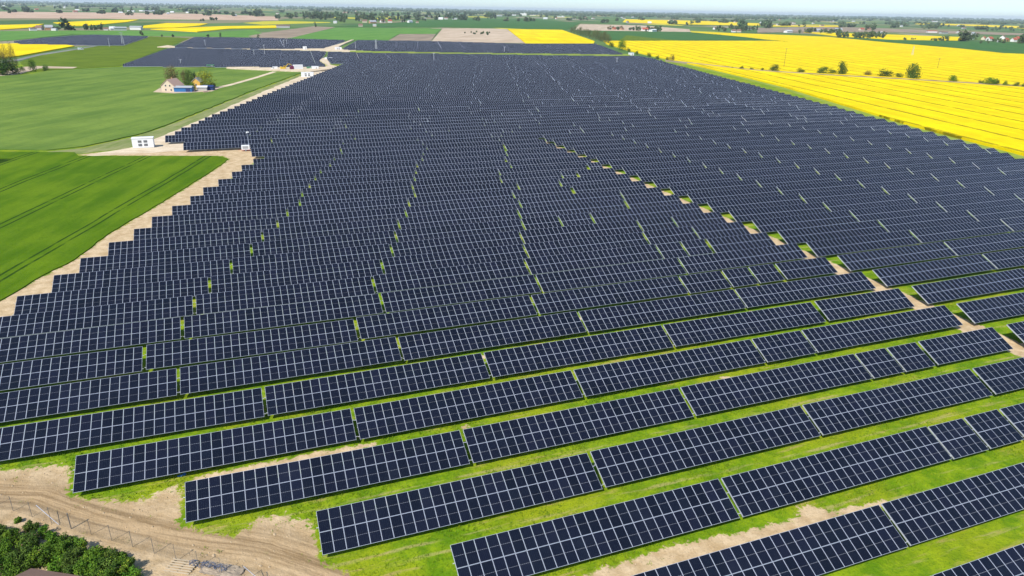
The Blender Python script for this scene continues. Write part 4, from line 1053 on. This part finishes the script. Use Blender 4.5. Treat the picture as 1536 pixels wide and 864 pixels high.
r = link('house', None, None, at(298, 133), (0, 0, rad(70))); wm, rm = house_meshes(6, 5, 4.4, 2.2, M['yellowwall'], ROOFS[2]); kid('wall', wm, r); rf = kid('roof', rm, r); chimney(rf, (0, .5, 6.3))
window(r, (-3.03, 0, 2.6), 1, 1.2, rad(-90)); window(r, (0, -2.53, 2.2), 1, 1.2, 0); tag(r, 'small yellow walled house in the farmstead, beside the yellow green tree', 'house')
r = link('shed', None, None, at(304.5, 136.5), (0, 0, rad(-10))); wm, rm = house_meshes(5.5, 4, 2.4, .6, WALLS[3], ROOFS[3]); kid('wall', wm, r); kid('roof', rm, r); tag(r, 'grey shed with white roof in front of the yellow house', 'shed')
r = link('shed', None, None, at(314, 135.8), (0, 0, rad(-22))); wm, rm = house_meshes(6, 3.5, 2.5, .6, M['navy'], M['navy']); kid('wall', wm, r); kid('roof', rm, r); tag(r, 'navy blue shed at the right of the farmstead', 'shed')
mb = MB(); mb.box((0, 0, .5), (2.2, 1.3, 1.0)); mb.box((1.6, .4, .35), (1, 1, .7)); tag(link('rubble_pile', mb.mesh('rubble_pile', [M['pinktile']]), None, at(308, 139.3), (0, 0, .3)), 'stack of pink tiles in front of the farmstead sheds', 'tile stack')

# vehicles ---------------------------------------------------------------
def wheel(parent, p, rr, w=.3):
    mb = MB(); mb.bar((0, -w/2, 0), (0, w/2, 0), rr*2, 0, 14); wl = kid('wheel', mb.mesh('wheel', [M['dark']]), parent, p)
    mb = MB(); mb.bar((0, -w/2-.02, 0), (0, w/2+.02, 0), rr*1.1, 0, 10); kid('rim', mb.mesh('rim', [M['alu']]), wl)
def van(loc, rz, mat, label, cat='van', L=5.2, cab=None):
    r = link('delivery_van' if cat == 'van' else 'truck', None, None, loc, (0, 0, rz)); h = 2.2 if cat == 'van' else 3.2; z = .5
    mb = MB(); prof = [(-L/2, z), (L/2, z), (L/2, z+.7), (L/2-.9, z+.95), (L/2-1.5, z+h-.1), (-L/2, z+h)]
    w = .98 if cat == 'van' else 1.22
    mb.face([(x, -w, y) for x, y in prof]); mb.face([(x, w, y) for x, y in prof][::-1])
    for a, b in zip(prof, prof[1:]+prof[:1]): mb.face([(a[0], w, a[1]), (b[0], w, b[1]), (b[0], -w, b[1]), (a[0], -w, a[1])])
    kid('body', mb.mesh('body', [mat]), r)
    mb = MB(); mb.face([(L/2-.93, -w+.12, z+1.02), (L/2-.93, w-.12, z+1.02), (L/2-1.42, w-.12, z+h-.25), (L/2-1.42, -w+.12, z+h-.25)]); 
    g = kid('windscreen', mb.mesh('windscreen', [WIN]), r); g.location = (.03, 0, .02)
    for s in (-1, 1):
        mb = MB(); mb.box((L/2-2.0, s*(w+.005), z+1.25), (1.0, .02, .6)); kid('side_window', mb.mesh('side_window', [WIN]), r)
        for x in (-L/2+1.0, L/2-1.0): wheel(r, (x, s*(w-.12), .4), .4)
        mb = MB(); mb.box((L/2+.01, s*(w-.25), z+.55), (.04, .3, .18)); kid('headlight', mb.mesh('headlight', [M['white']]), r)
    tag(r, label, cat); return r
van(at(411.5, 105), rad(185), M['white'], 'white van parked at the left end of the construction yard')
van(at(121.5, 75.2), rad(20), M['white'], 'small white van on the grey road by the yellow field tip')
# truck with box body
t = link('truck', None, None, at(447.5, 105.5), (0, 0, rad(195)))
mb = MB(); mb.box((0, 0, 2.7), (7.4, 2.6, 3.4)); kid('box_body', mb.mesh('box_body', [M['white']]), t)
mb = MB(); mb.box((0, 0, 1.9), (2.6, 2.6, 2.9)); mb.box((-.2, 0, 3.5), (2.0, 2.5, .4)); cb = kid('cab', mb.mesh('cab', [M['maroon']]), t, (5.3, 0, 0))
mb = MB(); mb.box((1.32, 0, 2.4), (.04, 2.2, 1.0)); kid('windscreen', mb.mesh('windscreen', [WIN]), cb)
mb = MB(); mb.box((1.2, 0, .8), (10.4, 1, .3)); kid('chassis', mb.mesh('chassis', [M['dark']]), t)
for x in (-2.6, -1.4, 4.9):
    for s in (-1, 1): wheel(t, (x, s*1.1, .55), .55, .4)
tag(t, 'white box truck with dark maroon cab in the construction yard', 'truck')
# excavator
e = link('excavator', None, None, at(426, 105.2), (0, 0, rad(8)))
for s in (-1, 1):
    mb = MB(); mb.box((0, s*1.2, .5), (4.2, .6, .8)); mb.bar((-2.1, s*1.2-.3, .5), (-2.1, s*1.2+.3, .5), .8, 0, 10); mb.bar((2.1, s*1.2-.3, .5), (2.1, s*1.2+.3, .5), .8, 0, 10); kid('crawler_track', mb.mesh('crawler_track', [M['dark']]), e)
mb = MB(); mb.box((-.8, 0, 1.75), (3.6, 2.6, 1.3)); mb.box((-2.2, 0, 2.0), (1, 2.5, 1.6)); kid('body', mb.mesh('body', [M['yellow']]), e)
mb = MB(); mb.box((1.0, .75, 2.4), (1.5, 1.0, 1.9)); cb = kid('cab', mb.mesh('cab', [M['yellow']]), e); mb = MB(); mb.box((1.77, .75, 2.6), (.03, .8, 1.2)); mb.box((1.0, .24, 2.6), (1.1, .03, 1.1)); kid('window', mb.mesh('window', [WIN]), cb)
mb = MB(); mb.tube([(1.2, -.3, 2.2), (3.6, -.3, 4.9), (5.8, -.3, 4.4)], .55, 0, 4); kid('boom', mb.mesh('boom', [M['yellow']]), e)
mb = MB(); mb.bar((5.8, -.3, 4.6), (7.2, -.3, 1.9), .4, 0, 4); kid('stick', mb.mesh('stick', [M['yellow']]), e)
mb = MB(); mb.box((7.2, -.3, 1.3), (.9, 1.1, 1.0)); mb.box((7.65, -.3, .85), (.3, 1.1, .2)); kid('bucket', mb.mesh('bucket', [M['dark']]), e)
tag(e, 'yellow excavator with folded boom in the construction yard', 'excavator')

# transformer stations and containers ---------------------------------------
def station(loc, rz, L, D, H, label, louv=4, name='transformer_station', body='white'):
    r = link(name, None, None, loc, (0, 0, rz)); mb = MB(); mb.box((0, 0, H/2), (L, D, H)); kid('body', mb.mesh('body', [M[body]]), r)
    mb = MB(); mb.box((0, 0, H+.1), (L+.25, D+.25, .2)); kid('roof', mb.mesh('roof', [M['white' if body == 'white' else body]]), r)
    mb = MB(); mb.box((0, 0, .1), (L+.1, D+.1, .22)); kid('base', mb.mesh('base', [WALLS[3]]), r)
    if louv:
        for i in range(2):
            for j in range(2):
                mb = MB(); w = L*.17
                mb.box((0, 0, 0), (w, .05, H*.24), 0)
                for k in range(5): mb.box((0, -.04, -H*.1+k*H*.05), (w*.94, .03, H*.012), 1)
                kid('louvre', mb.mesh('louvre', [M['dark'], M['steel']]), r, ((i-.5)*L*.27, -D/2-.025, H*(.33+.36*j)))
    else:
        mb = MB(); mb.box((0, 0, 0), (L*.22, .05, H*.8)); kid('door', mb.mesh('door', [WALLS[3]]), r, (L*.2, -D/2-.025, H*.42))
    tag(r, label, 'transformer station' if name[0] == 't' else 'container'); return r
station(Vector((-35.0, 288.2, 0)), rad(-1), 7.0, 2.9, 3.5, 'white transformer station with four louvres beside the sand track junction')
station(at(461.5, 115.5), rad(-8), 8.8, 3, 3.3, 'white transformer station at the edge of the panels below the construction yard')
station(at(457.5, 75.4), 0, 4.2, 3, 4.2, 'small white station on the service track, left of two', 0)
station(at(507.5, 75.4), rad(-8), 8.0, 3, 3.4, 'white station with louvres on the service track fork')
station(at(493, 90.2), rad(-8), 7.2, 3, 2.4, 'flat white container at the tip of the sand spur', 0, 'container')
station(at(473, 104.8), rad(-10), 5.5, 2.6, 2.7, 'white container with green neighbour at the right of the yard', 0, 'container')
station(at(464.5, 104.6), rad(-10), 4.5, 2.6, 2.2, 'low green container between truck and white container', 0, 'container', 'green')
station(at(316, 101.2), rad(-4), 6.0, 2.5, 2.2, 'dark green container at the front edge of the upper left block', 0, 'container', 'green')
station(at(946.5, 83.2), rad(-8), 6.0, 3, 3.0, 'white station at the right end of the lime grass strip', 0)
# camera trailer beside the rows
t = link('mast_trailer', None, None, at(369, 226.5), (0, 0, rad(-3)))
mb = MB(); mb.box((0, 0, 1.35), (2.8, 1.5, 1.5)); kid('box_body', mb.mesh('box_body', [M['white']]), t)
mb = MB(); mb.box((-.05, -.77, 1.45), (1.9, .03, .9)); kid('panel', mb.mesh('panel', [ROOFS[2]]), t)
mb = MB(); mb.box((0, 0, .5), (3.0, 1.4, .18)); mb.bar((-1.5, 0, .5), (-2.5, 0, .45), .1); kid('chassis', mb.mesh('chassis', [M['red']]), t)
for s in (-1, 1): wheel(t, (0, s*.72, .34), .34, .2)
mb = MB(); mb.bar((1.25, 0, 1.2), (1.25, 0, 6.6), .16, 0, 8, .1); kid('mast', mb.mesh('mast', [M['alu']]), t)
mb = MB(); mb.box((1.25, 0, 6.75), (.9, .3, .35)); mb.box((.9, -.1, 6.5), (.25, .4, .2)); kid('camera_head', mb.mesh('camera_head', [M['white']]), t)
tag(t, 'white trailer with a tall camera mast at the front of the rows', 'camera trailer')
# pallets of parts under the front row
for px, py, lab in [(280.5, 223.6, 'red and white pallet under the front row end near the station'), (284.5, 223.4, 'red pallet load beside the red and white pallet')]:
    r = link('pallet', None, None, at(px, py), (0, 0, .05)); mb = MB()
    for i in range(4): mb.box((0, -.45+.3*i, .16), (1.3, .2, .03))
    for i in range(3): mb.box((-.55+.55*i, 0, .08), (.12, 1.1, .13))
    kid('deck', mb.mesh('deck', [M['wood']]), r); mb = MB(); mb.box((0, 0, .4), (1.2, .9, .42)); kid('load', mb.mesh('load', [M['red']]), r); tag(r, lab, 'pallet')

# power poles -----------------------------------------------------------------
def pole(px, py, hp, lab, mat='steel', arm=True, name='power_pole'):
    p = at(px, py); h = hpx(p, hp); r = link(name, None, None, p)
    mb = MB(); mb.bar((0, 0, -.3), (0, 0, h), .42, 0, 8, .26); kid('pole', mb.mesh('pole', [M[mat]]), r)
    if arm:
        mb = MB(); mb.box((0, 0, h-.5), (2.2, .14, .14)); kid('crossarm', mb.mesh('crossarm', [M[mat]]), r)
        for x in (-1, 0, 1):
            mb = MB(); mb.bar((0, 0, 0), (0, 0, .35), .12, 0, 6); kid('insulator', mb.mesh('insulator', [M['white']]), r, (x, 0, h-.43))
    tag(r, lab, 'power pole', 'power poles crossing the farm')
M['concrete'] = mat_plain('pale_concrete', (.52, .52, .50), .8, .1)
for px, py, hp, lab in [(308.5, 71.5, 11, 'pale power pole in front of the centre left panel block'), (381.5, 85.5, 10, 'pale pole inside the upper left block, left of the tallest'),
 (397.5, 85, 17, 'tallest pale pole, inside the upper left panel block'), (272, 99, 10, 'pole at the front edge of the upper left block behind the farmstead'),
 (426.5, 74, 13, 'pole on the service track left of the small white station'), (430.5, 69, 9, 'thinner pole just right of the service track pole'),
 (533.5, 76, 12, 'pole on the service track right of the fork'), (651, 94, 14, 'lone pole inside the main field below the lime strip'),
 (756.6, 80.5, 10, 'pole at the front of the far centre block'), (925, 97.5, 10.5, 'pole inside the main field near its upper right corner'),
 (164.5, 70.5, 12, 'pole in front of the small upper left panel block')]:
    pole(px, py, hp, lab, 'concrete')
M['rust'] = mat_plain('dark_weathered_wood', (.12, .09, .04), .8, .2)
pole(1175.5, 102, 28, 'dark thin pole in the yellow field above the left bushes', 'rust')
pole(1405.8, 104, 16, 'dark thin pole in the yellow field above the right bushes', 'rust')
def pylon(px, py, hp, lab):
    p = at(px, py); h = hpx(p, hp); r = link('pylon', None, None, p, (0, 0, .3)); mb = MB(); b = h*.09
    for sx in (-1, 1):
        for sy in (-1, 1): mb.bar((sx*b, sy*b, -.2), (sx*.25, sy*.25, h), .22, 0, 4, .14)
    n = 7
    for k in range(n):
        z0, z1 = h*k/n, h*(k+1)/n; w0 = b+(.25-b)*k/n; w1 = b+(.25-b)*(k+1)/n
        for s in (-1, 1):
            mb.bar((-w0, s*w0, z0), (w1, s*w1, z1), .09); mb.bar((w0, s*w0, z0), (-w1, s*w1, z1), .09)
            mb.bar((s*w0, -w0, z0), (s*w1, w1, z1), .09); mb.bar((s*w0, w0, z0), (s*w1, -w1, z1), .09)
    kid('lattice', mb.mesh('lattice', [M['concrete']]), r)
    for z in (.98, .86):
        mb = MB(); mb.box((0, 0, h*z), (h*.34*(1.5-z*.6), .25, .25)); kid('crossarm', mb.mesh('crossarm', [M['concrete']]), r)
    tag(r, lab, 'pylon', 'lattice pylons')
pylon(185, 68.5, 19, 'pale lattice pylon at the corner of the small upper left block')
pylon(564.5, 76.5, 16, 'pale lattice pylon by the far centre panel block')
pylon(1368, 84, 14, 'faint lattice pylon standing in the huge yellow field')

# ------------------------------------------------------------------ lower left corner
A0 = Vector((-21.83, 68.79, 0)); dv = Vector((-13.76+21.83, 62.23-68.79, 0)).normalized()
fz = lambda s: A0+dv*s
M['fence_steel'] = mat_plain('dull_fence_steel', (.17, .16, .145), .6, .15, 2, metal=.2)
f = link('mesh_fence', None, None, A0); posts = [-33+2.62*i for i in range(26)]
def L0(v): return Vector(v)-A0
for s in posts:
    mb = MB(); thick = .08 if abs(s) < 1.4 or abs(s-2.62*9.4) < 1.4 else .038
    mb.box((0, 0, .95), (thick, thick, 2.0)); mb.box((0, 0, 1.96), (thick+.02, thick+.02, .03)); kid('post', mb.mesh('post', [M['fence_steel']]), f, L0(fz(s)))
for s0, s1 in ((-.6, -3.1), (24.6, 22.1)):
    mb = MB(); mb.bar(L0(fz(s0))+Vector((0, 0, .1)), L0(fz(s1))+Vector((0, 0, 1.85)), .055, 0, 6); kid('brace', mb.mesh('brace', [M['alu']]), f)
mb = MB(); s0, s1 = posts[0], posts[-1]
def wire(a, b, w):
    a, b = L0(a), L0(b); n = Vector((-dv.y, dv.x, 0))*w/2 if abs((b-a).z) > .5 else Vector((0, 0, w/2))
    mb.face([a-n, b-n, b+n, a+n])
for z in [.08+.16*i for i in range(12)]: wire(fz(s0)+Vector((0, 0, z)), fz(s1)+Vector((0, 0, z)), .006)
s = s0
while s < s1:
    a = L0(fz(s)); w = .0045
    mb.face([a-dv*w+Vector((0, 0, .05)), a+dv*w+Vector((0, 0, .05)), a+dv*w+Vector((0, 0, 1.9)), a-dv*w+Vector((0, 0, 1.9))]); s += .13
kid('wire_mesh', mb.mesh('wire_mesh', [M['fence_steel']]), f)
tag(f, 'thin wire mesh fence with slim posts along the dirt road, lower left', 'fence')
# shrubs
M['leaf_lush2'] = M['leaf_lush']
SH = {}
shr = [(28, 779, .5), (48, 788, .9), (66, 798, .9), (20, 806, 1.2), (45, 813, 1.3), (8, 826, 1.5), (78, 813, 1.2), (100, 809, 1.0), (92, 827, 1.4), (62, 834, 1.4), (30, 838, 1.5), (2, 852, 1.6),
 (118, 820, 1.1), (112, 840, 1.4), (138, 834, 1.3), (152, 830, 1.0), (167, 837, 1.1), (180, 836, .9), (135, 852, 1.5), (161, 855, 1.5), (184, 852, 1.3), (197, 862, 1.1), (112, 862, 1.3), (150, 876, 1.6), (192, 882, 1.3), (-9, 800, 1.3), (22, 868, 1.4), (-20, 830, 1.6), (120, 885, 1.5), (88, 846, 1.1)]
KIND = ['bright green', 'dark green', 'olive green']
def near_shrub(i, r):
    o = link('shrub', None); mats = ['leaf_lush', 'leaf', 'leaf_lush']
    mb = MB()
    for k in range(6):
        a = k*1.05+i; mb.bar((0, 0, -.1), (math.cos(a)*r*.55, math.sin(a)*r*.55, r*1.0), .07, 0, 5, .02)
    kid('trunk', mb.mesh('trunk', [M['bark']]), o)
    kid('crown', crown_mesh('crown', mats[i % 3], 2.2*r, 1.35*r, .08, int(2600*r*r), .15, 'round', int(16+8*r)), o)
    return o
for i, (px, py, r) in enumerate(shr):
    r *= .86; p = at(px, py+3, .6*r); p.z = 0; o = near_shrub(i, r); o.location = p; o.rotation_euler = (0, 0, random.uniform(0, 6.28))
    size = 'small' if r < 1.05 else ('mid-sized' if r < 1.35 else 'large')
    edge = 'row nearest the fence' if i in (0, 1, 2, 7, 12, 15, 16, 17) else ('at the photo bottom' if py > 848 else 'inside the thicket')
    left = ordw(1+sum(1 for q in shr if q[0] < px))
    tag(o, f'{size} leafy shrub {edge}, {left} from the left in the corner thicket', 'shrub', 'shrubs of the lower left thicket')
# shed roof at the very bottom
r = link('shed', None, None, at(62, 886, 1.6)*1.0, (0, 0, rad(-30))); r.location.z = 0
wm, rm = house_meshes(5.2, 3.6, 1.5, .7, M['wood'], ROOFS[1]); kid('wall', wm, r); kid('roof', rm, r); tag(r, 'low shed with grey brown roof among the corner shrubs', 'shed')
# pallet, straps, sheet
r = link('pallet', None, None, at(272, 852), (0, 0, rad(-30))); mb = MB()
for i in range(6): mb.box((0, -.75+.3*i, .2), (2.6, .17, .05))
kid('deck', mb.mesh('deck', [M['wood']]), r); mb = MB()
for i in range(3): mb.box((-1.1+1.1*i, 0, .09), (.12, 1.7, .16))
kid('bearer', mb.mesh('bearer', [M['rust']]), r); tag(r, 'pale slatted wooden pallet lying beside the wire fence', 'pallet')
M['bluegrey'] = mat_plain('blue_grey_plastic', (.14, .16, .22), .6, .3, 8); M['greysheet'] = mat_plain('grey_foil', (.34, .27, .19), .7, .25, 3)
mb = MB(); p = Vector((0, 0, .1)); pts = []
for k in range(150):
    t = k/149; pts.append(Vector((t*5.2-2.6+random.uniform(-.35, .35), -t*1.0+random.uniform(-.45, .45), .08+random.uniform(0, .3))))
mb.tube(pts[:110], .045, 0, 4); tag(link('cable_tangle', mb.mesh('cable_tangle', [M['bluegrey']]), None, at(327, 847), (0, 0, rad(-22))), 'tangle of blue grey cable lying by the pallet at the road edge', 'cable')
bm = bmesh.new(); bmesh.ops.create_grid(bm, x_segments=18, y_segments=10, size=1)
for v in bm.verts: v.co = Vector((v.co.x*2.0+random.uniform(-.06, .06), v.co.y*.8+random.uniform(-.06, .06), .14+random.uniform(-.05, .08)))
bmesh.ops.solidify(bm, geom=bm.faces[:], thickness=.02)
me = bpy.data.meshes.new('plastic_sheet'); bm.to_mesh(me); bm.free(); me.materials.append(M['greysheet']); tag(link('plastic_sheet', me, None, at(333, 857), (0, 0, rad(-35))), 'crumpled grey sheet on the ground beside the blue cable tangle', 'sheet')
bm = bmesh.new(); bmesh.ops.create_grid(bm, x_segments=10, y_segments=6, size=1)
for v in bm.verts: v.co = Vector((v.co.x*.45, v.co.y*.16+random.uniform(-.05, .05), .12+random.uniform(-.05, .1)))
bmesh.ops.solidify(bm, geom=bm.faces[:], thickness=.02)
me = bpy.data.meshes.new('plastic_bag'); bm.to_mesh(me); bm.free(); me.materials.append(M['blue']); tag(link('plastic_bag', me, None, at(273, 714), (0, 0, .2)), 'blue plastic bag under the lower edge of the leftmost whole table', 'bag')

# stones and clods on the sand, weeds and grass blades: stuff
def scatter_pts(n, x0, x1, y0, y1, want_sand):
    X = rng.uniform(x0, x1, n); Y = rng.uniform(y0, y1, n); sa = sand_at(X, Y); m = (sa > .75) if want_sand else (sa < .42)
    return [(x, y) for x, y in zip(X[m], Y[m]) if (lambda c: c and -30 < c[0] < 1566 and -20 < c[1] < 900)(to_px((x, y, 0)))]
V = []; F = []; T = []
def blades(pts, hmin, hmax, nb, sp):
    for x, y in pts:
        g = .5+.5*math.sin(x*.31+math.sin(y*.4)*2)*math.cos(y*.27); h0 = random.uniform(hmin, hmax)
        for b in range(nb):
            a = random.uniform(0, 6.28); r_ = random.uniform(0, sp); bx_, by_ = x+math.cos(a)*r_, y+math.sin(a)*r_; w = .035; h = h0*random.uniform(.6, 1.1)
            c, s_ = math.cos(a+1.5)*w, math.sin(a+1.5)*w; lx, ly = math.cos(a)*h*.5, math.sin(a)*h*.5; k = len(V)
            V.extend([(bx_-c, by_-s_, -.03), (bx_+c, by_+s_, -.03), (bx_+lx, by_+ly, h)]); F.append((k, k+1, k+2)); T.append(min(1, max(0, .35*g+.65*random.random())))
blades(scatter_pts(60000, -60, 125, 42, 100, False), .10, .26, 5, .22)
me = bpy.data.meshes.new('grass'); me.from_pydata(V, [], F); me.materials.append(M['blade']); a = me.attributes.new('tint', 'FLOAT', 'FACE'); a.data.foreach_set('value', T)
tag(link('grass', me), 'lime green grass tufts growing between the nearest panel rows', 'grass', kind='stuff')
V = []; F = []; T = []
wp = [(x, y) for x, y in scatter_pts(9000, -60, 125, 42, 80, True) if math.sin(x*.9+y*.3)*math.sin(y*1.1-x*.2) > .55]
blades(wp, .08, .22, 7, .3)
me = bpy.data.meshes.new('weeds'); me.from_pydata(V, [], F); me.materials.append(M['blade']); a = me.attributes.new('tint', 'FLOAT', 'FACE'); a.data.foreach_set('value', T)
tag(link('weeds', me), 'sparse weed tufts on the bare sandy ground', 'weeds', kind='stuff')
mb = MB()
for x, y in scatter_pts(5200, -60, 60, 42, 80, True):
    r_ = abs(random.gauss(0, .07))+.03; n = 5; top = Vector((x, y, r_*.9)); ring = [Vector((x+math.cos(6.28*k/n)*r_*random.uniform(.7, 1.3), y+math.sin(6.28*k/n)*r_*random.uniform(.7, 1.3), -.02)) for k in range(n)]
    for k in range(n): mb.face([ring[k], ring[(k+1) % n], top])
tag(link('clods', mb.mesh('clods', [mat_plain('earth_clods', (.42, .32, .20), .95, .25, 3)])), 'small clods and stones scattered on the sandy ground', 'clods', kind='stuff')
volume_haze()
